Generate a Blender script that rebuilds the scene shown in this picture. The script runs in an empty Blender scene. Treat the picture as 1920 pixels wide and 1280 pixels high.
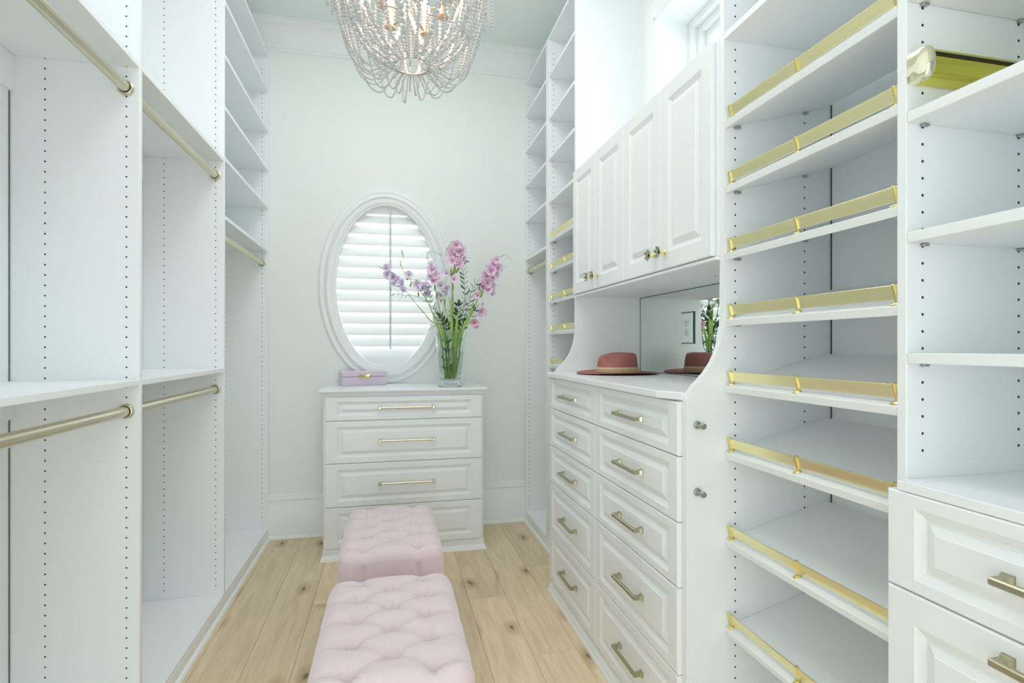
import bpy, bmesh, math, random
from mathutils import Vector, Matrix
random.seed(7)
S = bpy.context.scene
COL = S.collection
PI = math.pi

# ------------------------------------------------------------ camera
F, VX, HY, H = 1011.0, 732.0, 649.0, 1.273       # focal length in px, aisle vanishing point, eye height
TH = math.atan((960 - VX) / F); SN, CS = math.sin(TH), math.cos(TH)
cam_d = bpy.data.cameras.new('camera'); cam = bpy.data.objects.new('camera', cam_d); COL.objects.link(cam)
cam_d.sensor_width = 36; cam_d.lens = 36 * F / 1920; cam_d.shift_y = (HY - 640) / 1920
cam_d.clip_start = 0.02
cam.location = (0, 0, H); cam.rotation_euler = (PI / 2, 0, -TH)
S.camera = cam

def at(px, py, y):                                  # point of the photo that lies y metres down the room
    u = (px - 960) / F; t = y / (CS - u * SN)
    return Vector(((SN + u * CS) * t, y, H - (py - HY) / F * t))

# ------------------------------------------------------------ world, light, exposure
S.view_settings.view_transform = 'Standard'
S.view_settings.look = 'None'
S.view_settings.gamma = 1.0
S.view_settings.use_curve_mapping = False
S.view_settings.exposure = 0.42
S.cycles.max_bounces = 14; S.cycles.diffuse_bounces = 13; S.cycles.glossy_bounces = 6; S.cycles.transmission_bounces = 12   # an all-white room lives on interreflection
wd = bpy.data.worlds.new('world'); S.world = wd; wd.use_nodes = True
bg = wd.node_tree.nodes['Background']; bg.inputs[0].default_value = (0.90, 0.96, 1.0, 1); bg.inputs[1].default_value = 1.9

def area(name, loc, rot, sx, sy, power, color):
    d = bpy.data.lights.new(name, 'AREA'); d.shape = 'RECTANGLE'; d.size = sx; d.size_y = sy
    d.energy = power; d.color = color
    o = bpy.data.objects.new(name, d); COL.objects.link(o); o.location = loc; o.rotation_euler = rot
    return o
area('rear_fill', (0.05, -1.28, 1.15), (PI / 2, 0, 0), 1.5, 2.1, 3.4, (0.915, 0.968, 1.0))  # added fill light in the unseen opening behind the camera
area('overhead_fill', (0.08, 1.78, 3.40), (0, 0, 0), 0.9, 2.6, 17, (0.915, 0.968, 1.0))  # added soft fill above the frame to even out the aisle, not a fixture
area('window_daylight', (1.62, 2.0, 2.65), (0, PI / 2, 0), 0.75, 0.75, 1.6, (0.89, 0.96, 1.0))

# ------------------------------------------------------------ materials
def mat(name, col, rough=0.5, metal=0.0, bump=0.0, bscale=200.0, var=0.0, vscale=8.0, stretch=(1, 1, 1), **kw):
    m = bpy.data.materials.new(name); m.use_nodes = True
    nt = m.node_tree; p = nt.nodes['Principled BSDF']
    p.inputs['Base Color'].default_value = (*col, 1); p.inputs['Roughness'].default_value = rough
    p.inputs['Metallic'].default_value = metal
    for k, v in kw.items():
        p.inputs[k.replace('_', ' ')].default_value = v
    tc = nt.nodes.new('ShaderNodeTexCoord'); mp = nt.nodes.new('ShaderNodeMapping')
    mp.inputs['Scale'].default_value = stretch
    nt.links.new(tc.outputs['Object'], mp.inputs['Vector'])
    if var > 0:
        n = nt.nodes.new('ShaderNodeTexNoise'); n.inputs['Scale'].default_value = vscale; n.inputs['Detail'].default_value = 4
        r = nt.nodes.new('ShaderNodeMix'); r.data_type = 'RGBA'
        r.inputs[6].default_value = (*[max(0, c * (1 - var)) for c in col], 1)
        r.inputs[7].default_value = (*[min(1, c * (1 + var)) for c in col], 1)
        nt.links.new(mp.outputs[0], n.inputs['Vector']); nt.links.new(n.outputs[0], r.inputs[0])
        nt.links.new(r.outputs[2], p.inputs['Base Color'])
    if bump > 0:
        n2 = nt.nodes.new('ShaderNodeTexNoise'); n2.inputs['Scale'].default_value = bscale; n2.inputs['Detail'].default_value = 2
        b = nt.nodes.new('ShaderNodeBump'); b.inputs['Strength'].default_value = bump; b.inputs['Distance'].default_value = 0.002
        nt.links.new(mp.outputs[0], n2.inputs['Vector']); nt.links.new(n2.outputs[0], b.inputs['Height'])
        nt.links.new(b.outputs[0], p.inputs['Normal'])
    return m

M = {}
M['wall'] = mat('wall_paint', (0.858, 0.890, 0.874), 0.6, bump=0.04, bscale=300, var=0.006, vscale=3)
M['ceiling'] = mat('ceiling_paint', (0.825, 0.885, 0.875), 0.7, bump=0.03, bscale=200, var=0.006)
M['white'] = mat('white_melamine', (0.876, 0.901, 0.916), 0.38, bump=0.02, bscale=500, var=0.004)
M['paint'] = mat('white_satin_paint', (0.872, 0.900, 0.913), 0.3, bump=0.015, bscale=300, var=0.004)
M['trim'] = mat('trim_paint', (0.875, 0.905, 0.905), 0.35, bump=0.015, bscale=300, var=0.004)
M['hole'] = mat('hole_dark', (0.02, 0.03, 0.035), 0.8, var=0.1)
M['gap'] = mat('seam_dark', (0.10, 0.13, 0.13), 0.8, var=0.1)
M['rod'] = mat('satin_champagne_metal', (0.66, 0.62, 0.46), 0.30, 1.0, bump=0.05, bscale=60, var=0.05, stretch=(1, 0.05, 1))
M['pull'] = mat('satin_champagne_pull', (0.43, 0.415, 0.285), 0.26, 1.0, bump=0.04, bscale=90, var=0.05)
M['gold'] = mat('polished_gold', (0.92, 0.79, 0.36), 0.16, 1.0, bump=0.02, bscale=80, var=0.04)
M['rail'] = mat('brushed_gold_rail', (0.93, 0.86, 0.50), 0.30, 1.0, bump=0.10, bscale=40, var=0.06, vscale=30, stretch=(1, 0.03, 6))
M['brass'] = mat('mirror_brass', (0.80, 0.72, 0.12), 0.07, 1.0, bump=0.01, bscale=20, var=0.05)
M['steel'] = mat('brushed_nickel', (0.48, 0.48, 0.45), 0.32, 1.0, bump=0.04, var=0.05)
M['darkmetal'] = mat('dark_channel', (0.03, 0.02, 0.01), 0.3, 0.5, var=0.1)
M['mirror'] = mat('mirror_silver', (0.84, 0.90, 0.87), 0.0, 1.0)
M['mirror_edge'] = mat('mirror_edge_glass', (0.03, 0.10, 0.09), 0.15, var=0.1)
M['velvet'] = mat('pink_velvet', (0.80, 0.655, 0.70), 0.75, bump=0.12, bscale=160, var=0.03, vscale=14, Sheen_Weight=0.6, Sheen_Roughness=0.4)
M['foot'] = mat('dark_wood_foot', (0.12, 0.07, 0.04), 0.4, var=0.2)
M['bead'] = mat('whitewashed_bead', (0.54, 0.575, 0.59), 0.75, bump=0.25, bscale=180, var=0.18, vscale=60)
M['beadframe'] = mat('whitewashed_iron', (0.42, 0.38, 0.33), 0.5, 0.3, var=0.1)
M['wax'] = mat('cream_candle_sleeve', (0.62, 0.44, 0.30), 0.5, var=0.04)
M['stem'] = mat('fresh_stem_green', (0.30, 0.50, 0.09), 0.45, var=0.25, vscale=30)
M['leaf'] = mat('dark_leaf_green', (0.045, 0.13, 0.04), 0.4, var=0.3, vscale=40)
M['pale_leaf'] = mat('pale_leaf_green', (0.22, 0.42, 0.25), 0.5, var=0.25, vscale=40)
M['bud'] = mat('olive_bud', (0.36, 0.42, 0.13), 0.5, var=0.25, vscale=40)
def petal(n, c, pale):
    m = mat(n, c, 0.55, Subsurface_Weight=0.15, Subsurface_Radius=(0.02, 0.01, 0.015)); nt = m.node_tree; N = nt.nodes; p = N['Principled BSDF']
    tc = N.new('ShaderNodeTexCoord'); ln = N.new('ShaderNodeVectorMath'); ln.operation = 'LENGTH'; nt.links.new(tc.outputs['Object'], ln.inputs[0])
    nz = N.new('ShaderNodeTexNoise'); nz.inputs['Scale'].default_value = 90; nt.links.new(tc.outputs['Object'], nz.inputs['Vector'])
    ma = N.new('ShaderNodeMath'); ma.operation = 'MULTIPLY_ADD'; ma.inputs[1].default_value = 0.022; nt.links.new(nz.outputs[0], ma.inputs[0]); nt.links.new(ln.outputs['Value'], ma.inputs[2])
    cr = N.new('ShaderNodeValToRGB'); e = cr.color_ramp.elements
    e[0].position = 0.010; e[0].color = (c[0] * .88, c[1] * .72, c[2] * .85, 1); e[1].position = 0.046; e[1].color = (*pale, 1)
    q = e.new(0.020); q.color = (*c, 1)
    nt.links.new(ma.outputs[0], cr.inputs[0]); nt.links.new(cr.outputs[0], p.inputs['Base Color']); return m
M['petal_pink'] = petal('pink_petal', (0.86, 0.48, 0.72), (0.93, 0.74, 0.90))
M['petal_rose'] = petal('rose_petal', (0.80, 0.33, 0.50), (0.90, 0.58, 0.72))
M['petal_lilac'] = petal('lilac_petal', (0.70, 0.55, 0.80), (0.86, 0.80, 0.93))
M['throat'] = mat('petal_throat', (0.45, 0.05, 0.22), 0.6, var=0.2)
M['glass'] = mat('clear_glass', (0.93, 0.98, 0.97), 0.0, Transmission_Weight=1.0, IOR=1.3)
M['pane'] = mat('window_glass', (1, 1, 1), 0.0, Transmission_Weight=1.0, IOR=1.02)
M['water'] = mat('vase_water', (0.90, 0.98, 0.92), 0.0, Transmission_Weight=1.0, IOR=1.12)
M['box'] = mat('lilac_lacquer', (0.70, 0.60, 0.715), 0.3, bump=0.05, bscale=200, var=0.015)
M['hat'] = mat('dusty_rose_straw', (0.41, 0.155, 0.135), 0.75, bump=0.5, bscale=420, var=0.16, vscale=120)
M['band'] = mat('cream_hat_band', (0.66, 0.50, 0.33), 0.7, bump=0.3, bscale=300, var=0.06, vscale=40)
M['plate'] = mat('outlet_white', (0.82, 0.84, 0.82), 0.35, var=0.01)
M['platemirror'] = mat('mirrored_plate', (0.80, 0.88, 0.84), 0.02, 1.0)
M['greenedge'] = mat('green_glass_edge', (0.03, 0.16, 0.11), 0.1, var=0.1)
M['outside'] = mat('outside_stucco', (0.8, 0.8, 0.8), 0.8, var=0.02)
def emit(name, col, st):
    m = bpy.data.materials.new(name); m.use_nodes = True; p = m.node_tree.nodes['Principled BSDF']
    p.inputs['Emission Color'].default_value = (*col, 1); p.inputs['Emission Strength'].default_value = st
    p.inputs['Base Color'].default_value = (1, 0.9, 0.8, 1); return m
M['bulb'] = emit('lit_bulb', (1.0, 0.74, 0.50), 7)
# shutter louvres: painted, letting a little daylight through
M['louvre'] = mat('louvre_paint', (0.88, 0.90, 0.89), 0.4, var=0.004, Subsurface_Weight=0.0)

def wood():
    m = bpy.data.materials.new('pale_oak'); m.use_nodes = True; nt = m.node_tree; N = nt.nodes; L = nt.links
    p = N['Principled BSDF']; p.inputs['Roughness'].default_value = 0.48
    tc = N.new('ShaderNodeTexCoord'); oi = N.new('ShaderNodeObjectInfo')
    off = N.new('ShaderNodeVectorMath'); off.operation = 'MULTIPLY_ADD'
    comb = N.new('ShaderNodeCombineXYZ')
    for i in range(3): L.new(oi.outputs['Random'], comb.inputs[i])
    L.new(comb.outputs[0], off.inputs[0]); off.inputs[1].default_value = (37, 91, 13); L.new(tc.outputs['Object'], off.inputs[2])
    mp = N.new('ShaderNodeMapping'); mp.inputs['Scale'].default_value = (9, 0.9, 1); L.new(off.outputs[0], mp.inputs[0])
    n1 = N.new('ShaderNodeTexNoise'); n1.inputs['Scale'].default_value = 2.2; n1.inputs['Detail'].default_value = 6; n1.inputs['Distortion'].default_value = 1.2
    L.new(mp.outputs[0], n1.inputs['Vector'])
    mp2 = N.new('ShaderNodeMapping'); mp2.inputs['Scale'].default_value = (70, 2.5, 1); L.new(off.outputs[0], mp2.inputs[0])
    n2 = N.new('ShaderNodeTexNoise'); n2.inputs['Scale'].default_value = 3; n2.inputs['Detail'].default_value = 3; L.new(mp2.outputs[0], n2.inputs['Vector'])
    cr = N.new('ShaderNodeValToRGB'); cr.color_ramp.elements[0].position = 0.30; cr.color_ramp.elements[0].color = (0.71, 0.565, 0.375, 1)
    cr.color_ramp.elements[1].position = 0.68; cr.color_ramp.elements[1].color = (0.86, 0.70, 0.48, 1)
    L.new(n1.outputs[0], cr.inputs[0])
    mx = N.new('ShaderNodeMix'); mx.data_type = 'RGBA'; mx.blend_type = 'MULTIPLY'; mx.inputs[0].default_value = 0.35
    c2 = N.new('ShaderNodeValToRGB'); c2.color_ramp.elements[0].position = 0.35; c2.color_ramp.elements[0].color = (0.80, 0.79, 0.76, 1)
    c2.color_ramp.elements[1].position = 0.6; c2.color_ramp.elements[1].color = (1, 1, 1, 1)
    L.new(n2.outputs[0], c2.inputs[0]); L.new(cr.outputs[0], mx.inputs[6]); L.new(c2.outputs[0], mx.inputs[7])
    # plank to plank tone
    mr = N.new('ShaderNodeMapRange'); mr.inputs[3].default_value = 0.92; mr.inputs[4].default_value = 1.10; L.new(oi.outputs['Random'], mr.inputs[0])
    hs = N.new('ShaderNodeHueSaturation'); L.new(mx.outputs[2], hs.inputs['Color']); L.new(mr.outputs[0], hs.inputs['Value'])
    # knots
    mk = N.new('ShaderNodeMapping'); mk.inputs['Scale'].default_value = (3.4, 1.7, 1); L.new(off.outputs[0], mk.inputs[0])
    nd = N.new('ShaderNodeTexNoise'); nd.inputs['Scale'].default_value = 9; L.new(off.outputs[0], nd.inputs['Vector'])
    ad = N.new('ShaderNodeVectorMath'); ad.operation = 'MULTIPLY_ADD'; ad.inputs[1].default_value = (0.12, 0.12, 0.0)
    L.new(nd.outputs['Color'], ad.inputs[0]); L.new(mk.outputs[0], ad.inputs[2])
    vo = N.new('ShaderNodeTexVoronoi'); vo.inputs['Scale'].default_value = 1.0; vo.voronoi_dimensions = '2D'; L.new(ad.outputs[0], vo.inputs['Vector'])
    ck = N.new('ShaderNodeValToRGB'); e = ck.color_ramp.elements
    e[0].position = 0.018; e[0].color = (0.16, 0.10, 0.06, 1); e[1].position = 0.16; e[1].color = (1, 1, 1, 1)
    e2 = e.new(0.045); e2.color = (0.66, 0.58, 0.50, 1)
    L.new(vo.outputs['Distance'], ck.inputs[0])
    mk2 = N.new('ShaderNodeMix'); mk2.data_type = 'RGBA'; mk2.blend_type = 'MULTIPLY'; mk2.inputs[0].default_value = 0.85
    L.new(hs.outputs[0], mk2.inputs[6]); L.new(ck.outputs[0], mk2.inputs[7])
    L.new(mk2.outputs[2], p.inputs['Base Color'])
    b = N.new('ShaderNodeBump'); b.inputs['Strength'].default_value = 0.15; b.inputs['Distance'].default_value = 0.002
    L.new(n2.outputs[0], b.inputs['Height']); L.new(b.outputs[0], p.inputs['Normal'])
    return m
M['wood'] = wood()

# ------------------------------------------------------------ mesh helpers
class MB:
    def __init__(s): s.v = []; s.f = []
    def add(s, vs, fs):
        n = len(s.v); s.v += [tuple(v) for v in vs]; s.f += [tuple(i + n for i in f) for f in fs]; return s
    def box(s, x0, x1, y0, y1, z0, z1, b=0.0):
        x0, x1 = sorted((x0, x1)); y0, y1 = sorted((y0, y1)); z0, z1 = sorted((z0, z1))
        b = min(b, (x1 - x0) / 2.2, (y1 - y0) / 2.2, (z1 - z0) / 2.2)
        if b <= 0:
            return s.add([(x, y, z) for x in (x0, x1) for y in (y0, y1) for z in (z0, z1)],
                         [(0, 1, 3, 2), (4, 6, 7, 5), (0, 4, 5, 1), (2, 3, 7, 6), (0, 2, 6, 4), (1, 5, 7, 3)])
        bm = bmesh.new(); bmesh.ops.create_cube(bm, size=1)
        for v in bm.verts:
            v.co = Vector(((x0 + x1) / 2 + v.co.x * (x1 - x0), (y0 + y1) / 2 + v.co.y * (y1 - y0), (z0 + z1) / 2 + v.co.z * (z1 - z0)))
        bmesh.ops.bevel(bm, geom=list(bm.edges), offset=b, segments=1, affect='EDGES')
        return s.bm(bm)
    def bm(s, bm, mtx=None):
        bm.verts.ensure_lookup_table()
        vs = [(mtx @ v.co if mtx else v.co.copy()) for v in bm.verts]
        for i, v in enumerate(bm.verts): v.index = i
        fs = [tuple(v.index for v in f.verts) for f in bm.faces]
        bm.free(); return s.add(vs, fs)
    def tube(s, pts, rad, n=12, cap=True):
        pts = [Vector(p) for p in pts]; k = len(pts)
        rads = rad if isinstance(rad, (list, tuple)) else [rad] * k
        vs = []; up = Vector((0.13, 0.31, 0.94)).normalized()
        for i, p in enumerate(pts):
            d = (pts[min(i + 1, k - 1)] - pts[max(i - 1, 0)]).normalized()
            if abs(d.dot(up)) > 0.97: up = Vector((0.94, 0.21, 0.1)).normalized()
            a = d.cross(up).normalized(); b = d.cross(a)
            for j in range(n):
                t = 2 * PI * j / n; vs.append(p + (a * math.cos(t) + b * math.sin(t)) * rads[i])
        fs = [(i * n + j, i * n + (j + 1) % n, (i + 1) * n + (j + 1) % n, (i + 1) * n + j) for i in range(k - 1) for j in range(n)]
        if cap: fs += [tuple(range(n))[::-1], tuple((k - 1) * n + j for j in range(n))]
        return s.add(vs, fs)
    def lathe(s, prof, c=(0, 0, 0), n=32, axis='z', sx=1.0, sy=1.0, close=False):
        vs = []
        for r, z in prof:
            for j in range(n):
                t = 2 * PI * j / n; a, b = r * math.cos(t) * sx, r * math.sin(t) * sy
                q = {'z': (a, b, z), 'y': (a, z, b), 'x': (z, a, b)}[axis]
                vs.append((c[0] + q[0], c[1] + q[1], c[2] + q[2]))
        k = len(prof)
        fs = [(i * n + j, i * n + (j + 1) % n, (i + 1) * n + (j + 1) % n, (i + 1) * n + j) for i in range(k - 1) for j in range(n)]
        if close: fs += [((k - 1) * n + j, (k - 1) * n + (j + 1) % n, (j + 1) % n, j) for j in range(n)]
        else: fs += [tuple(range(n))[::-1], tuple((k - 1) * n + j for j in range(n))]
        return s.add(vs, fs)
    def ball(s, c, r, sub=1, sc=(1, 1, 1)):
        bm = bmesh.new(); bmesh.ops.create_icosphere(bm, subdivisions=sub, radius=r)
        return s.bm(bm, Matrix.Translation(c) @ Matrix.Diagonal((*sc, 1)))
    def prism(s, outline, y0, y1, axis='y'):        # outline in (x,z) extruded along y; axis 'x': outline (y,z) along x
        n = len(outline)
        if axis == 'y': vs = [(a, y0, b) for a, b in outline] + [(a, y1, b) for a, b in outline]
        elif axis == 'x': vs = [(y0, a, b) for a, b in outline] + [(y1, a, b) for a, b in outline]
        else: vs = [(a, b, y0) for a, b in outline] + [(a, b, y1) for a, b in outline]
        fs = [tuple(range(n)), tuple(range(n, 2 * n))[::-1]] + [(i, i + n, (i + 1) % n + n, (i + 1) % n) for i in range(n)]
        return s.add(vs, fs)
    def xf(s, m):
        s.v = [tuple(m @ Vector(v)) for v in s.v]; return s

ORG = {}
def mesh_of(name, mb, m, org, smooth=False):
    me = bpy.data.meshes.new(name)
    me.from_pydata([(v[0] - org[0], v[1] - org[1], v[2] - org[2]) for v in mb.v], [], mb.f)
    bm = bmesh.new(); bm.from_mesh(me); bmesh.ops.recalc_face_normals(bm, faces=bm.faces)
    bm.to_mesh(me); bm.free()
    for mm in (m if isinstance(m, list) else [m]): me.materials.append(mm)
    if smooth:
        me.shade_smooth()
        if smooth != 2:
            try: me.set_sharp_from_angle(angle=math.radians(38))
            except Exception: pass
    return me
def obj(name, mb, m, parent=None, org=None, smooth=False):
    """one mesh object; coordinates of mb are world metres"""
    if org is None:
        xs = [v[0] for v in mb.v]; ys = [v[1] for v in mb.v]; zs = [v[2] for v in mb.v]
        org = ((min(xs) + max(xs)) / 2, (min(ys) + max(ys)) / 2, min(zs))
    o = bpy.data.objects.new(name, mesh_of(name, mb, m, org, smooth)); COL.objects.link(o)
    ORG[o.name] = Vector(org)
    place(o, parent); return o
def place(o, parent):
    if parent is not None:
        o.parent = parent; o.location = ORG[o.name] - ORG[parent.name]
    else: o.location = ORG[o.name]
def inst(src, name, org, parent=None, mats=None):
    """share the mesh of src at a new world origin"""
    o = bpy.data.objects.new(name, src.data); COL.objects.link(o); ORG[o.name] = Vector(org); place(o, parent); return o
def thing(name, label, cat, loc, group=None):
    o = bpy.data.objects.new(name, None); COL.objects.link(o); o.empty_display_size = 0.1
    ORG[o.name] = Vector(loc); o.location = loc; tag(o, label, cat, group); return o
def tag(o, label, cat, group=None):
    o['label'] = label; o['category'] = cat
    if group: o['group'] = group
    return o
def struct(o): o['kind'] = 'structure'; return o
def stuff(o): o['kind'] = 'stuff'; return o

# ------------------------------------------------------------ room shell
XL, XR, YB, YF, ZC = -1.143, 1.310, 3.84, -1.3, 3.42
T = 0.12
sub = MB().box(XL - T, XR + 0.35, YF - 0.1, YB + T, -0.12, -0.016)
floor = struct(obj('floor', sub, M['gap'], org=(0, 0, 0)))
w = 0.19; k = 0
xs = -0.375 - w * 5
while xs < XR:
    x0, x1 = max(xs, XL), min(xs + w, XR)
    if x1 - x0 > 0.01:
        y = YF + [-0.9, -0.2, -1.3, -0.55, -1.6, -0.35, -1.05][k % 7]
        # the plank right of the benches ends where the photograph shows its butt joint
        stops = {7: [2.70 - 1.75, 2.70], 3: [1.62, 3.55], 6: [2.25, 3.9], 4: [2.02, 3.1]}.get(k)
        edges = [YF]
        if stops: edges += [v for v in stops if YF < v < YB]
        else:
            while y < YB:
                y += 1.75 + 0.3 * math.sin(k * 2.1)
                if YF < y < YB: edges.append(y)
        edges.append(YB)
        for a, b in zip(edges[:-1], edges[1:]):
            mbp = MB().box(x0 + 0.0005, x1 - 0.0005, a + 0.0005, b - 0.0005, -0.016, 0.0, 0.0008)
            obj('plank', mbp, M['wood'], floor)
    xs += w; k += 1

# left wall, front wall with cased opening, ceiling
struct(obj('wall_left', MB().box(XL - T, XL, YF, YB + T, 0, ZC), M['wall'], org=(XL, 1.3, 0)))
wf = MB().box(XL - T, -0.72, YF - T, YF, 0, ZC).box(0.82, XR + 0.3, YF - T, YF, 0, ZC).box(-0.72, 0.82, YF - T, YF, 2.25, ZC)
struct(obj('wall_front', wf, M['wall'], org=(0, YF, 0)))
dc = MB().box(-0.80, -0.71, YF, YF + 0.02, 0, 2.33, 0.003).box(0.81, 0.90, YF, YF + 0.02, 0, 2.33, 0.003).box(-0.80, 0.90, YF, YF + 0.02, 2.24, 2.33, 0.003)
struct(obj('door_1', dc, M['trim'], org=(0, YF, 0)))
struct(obj('ceiling', MB().box(XL - T, XR + 0.35, YF - T, YB + T, ZC, ZC + 0.1), M['ceiling'], org=(0, 1.3, ZC)))

# back wall with an oval opening
OC = (-0.0235, 1.688); OA, OB = 0.3475, 0.566
def ell(a, b, n=96): return [(OC[0] + a * math.cos(2 * PI * i / n), OC[1] + b * math.sin(2 * PI * i / n)) for i in range(n)]
def wall_hole():
    n = 96; mb = MB(); inner = ell(OA + 0.002, OB + 0.002, n)
    x0, x1, z0, z1 = XL - T, XR + 0.35, 0, ZC
    outer = []
    for i in range(n):
        t = 2 * PI * i / n; dx, dz = math.cos(t) * OA, math.sin(t) * OB
        s = min(((x1 - OC[0]) / dx) if dx > 1e-9 else (((x0 - OC[0]) / dx) if dx < -1e-9 else 1e9),
                ((z1 - OC[1]) / dz) if dz > 1e-9 else (((z0 - OC[1]) / dz) if dz < -1e-9 else 1e9))
        outer.append((OC[0] + dx * s, OC[1] + dz * s))
    # snap nearest to the four corners
    for cx, cz in ((x0, z0), (x0, z1), (x1, z0), (x1, z1)):
        j = min(range(n), key=lambda i: (outer[i][0] - cx) ** 2 + (outer[i][1] - cz) ** 2); outer[j] = (cx, cz)
    vs = [(a, YB, b) for a, b in inner] + [(a, YB, b) for a, b in outer] + [(a, YB + T, b) for a, b in inner] + [(a, YB + T, b) for a, b in outer]
    fs = []
    for i in range(n):
        j = (i + 1) % n
        fs += [(i, j, n + j, n + i), (2 * n + i, 3 * n + i, 3 * n + j, 2 * n + j), (i, 2 * n + i, 2 * n + j, j), (n + i, n + j, 3 * n + j, 3 * n + i)]
    return mb.add(vs, fs)
struct(obj('wall_back', wall_hole(), M['wall'], org=(0, YB, 0)))

# right wall with the high window opening
WY0, WY1, WZ0, WZ1 = 1.56, 2.455, 2.19, 2.895
wr = MB().box(XR, XR + 0.32, YF, WY0, 0, ZC).box(XR, XR + 0.32, WY1, YB + T, 0, ZC)
wr.box(XR, XR + 0.32, WY0, WY1, 0, WZ0).box(XR, XR + 0.32, WY0, WY1, WZ1, ZC)
struct(obj('wall_right', wr, M['wall'], org=(XR, 1.3, 0)))

def sweep(prof, path, closed=False):
    """prof: (out, z) pairs; path: list of (x, y, nx, ny) with room-facing miter normals"""
    mb = MB(); n = len(prof); vs = []
    for x, y, nx, ny in path:
        for o, z in prof: vs.append((x + nx * o, y + ny * o, z))
    k = len(path); fs = []
    for i in range(k - 1):
        for j in range(n - 1): fs.append((i * n + j, i * n + j + 1, (i + 1) * n + j + 1, (i + 1) * n + j))
    return mb.add(vs, fs)
crown_prof = [(0.0, 3.232), (0.010, 3.232), (0.014, 3.237), (0.014, 3.244), (0.009, 3.249), (0.016, 3.254), (0.016, 3.266), (0.010, 3.270),
              (0.012, 3.30), (0.022, 3.34), (0.042, 3.375), (0.060, 3.388), (0.060, 3.395), (0.068, 3.400), (0.072, 3.409), (0.080, 3.411), (0.080, ZC)]
struct(obj('trim_1', sweep(crown_prof, [(XL, YF, 1, 0), (XL, YB, 1, -1), (XR, YB, -1, -1), (XR, YF, -1, 0)]), M['trim'], org=(0, YB, 3.23), smooth=True))
base_prof = [(0.0, 0.290), (0.006, 0.290), (0.012, 0.283), (0.012, 0.272), (0.018, 0.262), (0.018, 0.252), (0.010, 0.246), (0.014, 0.238), (0.014, 0.222), (0.020, 0.214), (0.020, 0.020), (0.022, 0.018), (0.030, 0.014), (0.034, 0.0)]
struct(obj('baseboard_back', sweep(base_prof, [(-0.80, YB, 0, -1), (0.97, YB, 0, -1)]), M['trim'], org=(0, YB, 0), smooth=True))
struct(obj('baseboard_front', MB().box(XL, -0.80, YF, YF + 0.016, 0, 0.2, 0.003).box(0.90, XR, YF, YF + 0.016, 0, 0.2, 0.003), M['trim'], org=(0, YF, 0)))

# ------------------------------------------------------------ oval window: frame, shutter louvres, tilt rod, pane
win1 = bpy.data.objects.new('window_1', None); COL.objects.link(win1); ORG[win1.name] = Vector((OC[0], YB, OC[1] - OB)); win1.location = ORG[win1.name]; struct(win1)
def oval_sweep(prof, n=96):                          # prof: (offset outward from the opening, y)
    mb = MB(); k = len(prof); vs = []
    for i in range(n):
        t = 2 * PI * i / n
        for o, y in prof: vs.append((OC[0] + (OA + o) * math.cos(t), y, OC[1] + (OB + o) * math.sin(t)))
    fs = [(i * k + j, i * k + (j + 1) % k, ((i + 1) % n) * k + (j + 1) % k, ((i + 1) % n) * k + j) for i in range(n) for j in range(k)]
    return mb.add(vs, fs)
Y0 = YB
obj('window_frame', oval_sweep([(0.004, Y0 + 0.001), (0.102, Y0 + 0.001), (0.102, Y0 - 0.012), (0.094, Y0 - 0.020), (0.080, Y0 - 0.020), (0.074, Y0 - 0.014), (0.064, Y0 - 0.018),
      (0.056, Y0 - 0.026), (0.050, Y0 - 0.034), (0.045, Y0 - 0.034), (0.041, Y0 - 0.024), (0.012, Y0 - 0.022), (0.004, Y0 - 0.016)]), M['trim'], win1, smooth=True)
obj('inner_frame', oval_sweep([(0.005, Y0 + 0.10), (0.005, Y0 - 0.012), (-0.006, Y0 - 0.012), (-0.010, Y0 - 0.004), (-0.010, Y0 + 0.10)]), M['trim'], win1, smooth=True)
obj('window_pane', MB().prism(ell(OA - 0.004, OB - 0.004, 64), Y0 + 0.096, Y0 + 0.100), M['pane'], win1)
def half_w(z, m=0.012):
    q = 1 - ((z - OC[1]) / (OB - m)) ** 2
    return (OA - m) * math.sqrt(q) if q > 0 else 0
LZ = 0.0775; zt = 2.198; nl = 13
tilt = math.radians(50)
for i in range(nl):
    zc = zt - LZ * (i + 0.5)
    hh = 0.045                                       # half depth of a louvre blade
    zlo, zhi = zc - hh * math.sin(tilt), zc + hh * math.sin(tilt)

    mb = MB(); prof = []
    for a in range(14):                              # aerofoil blade
        t = 2 * PI * a / 14; prof.append((hh * math.cos(t), 0.0055 * math.sin(t)))
    vs = []
    for sx in (-1, 1):
        for u, v in prof:
            zz = zc + u * math.sin(tilt) + v * math.cos(tilt); zq = min(max(zz, OC[1] - OB + 0.03), OC[1] + OB - 0.03)
            vs.append((OC[0] + sx * half_w(zq), Y0 + 0.048 + u * math.cos(tilt) - v * math.sin(tilt), zz))
    mb.add(vs, [tuple(range(14)), tuple(range(14, 28))[::-1]] + [(j, (j + 1) % 14, (j + 1) % 14 + 14, j + 14) for j in range(14)])
    obj('louvre', mb, M['louvre'], win1, smooth=True)
def seg_board(za, zb):                               # solid shutter rail cut to the oval
    pts = []
    n = 24
    for i in range(n + 1):
        z = za + (zb - za) * i / n; pts.append((OC[0] + half_w(z, 0.0105), z))
    for i in range(n, -1, -1):
        z = za + (zb - za) * i / n; pts.append((OC[0] - half_w(z, 0.010), z))
    out = []
    for p in pts:
        if not out or (abs(p[0] - out[-1][0]) + abs(p[1] - out[-1][1])) > 1e-5: out.append(p)
    return MB().prism(out, Y0 + 0.036, Y0 + 0.060)
obj('shutter_rail', seg_board(zt - LZ * nl + 0.005, OC[1] - OB + 0.0105), M['trim'], win1)
obj('shutter_rail', seg_board(zt, OC[1] + OB - 0.0105), M['trim'], win1)
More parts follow.
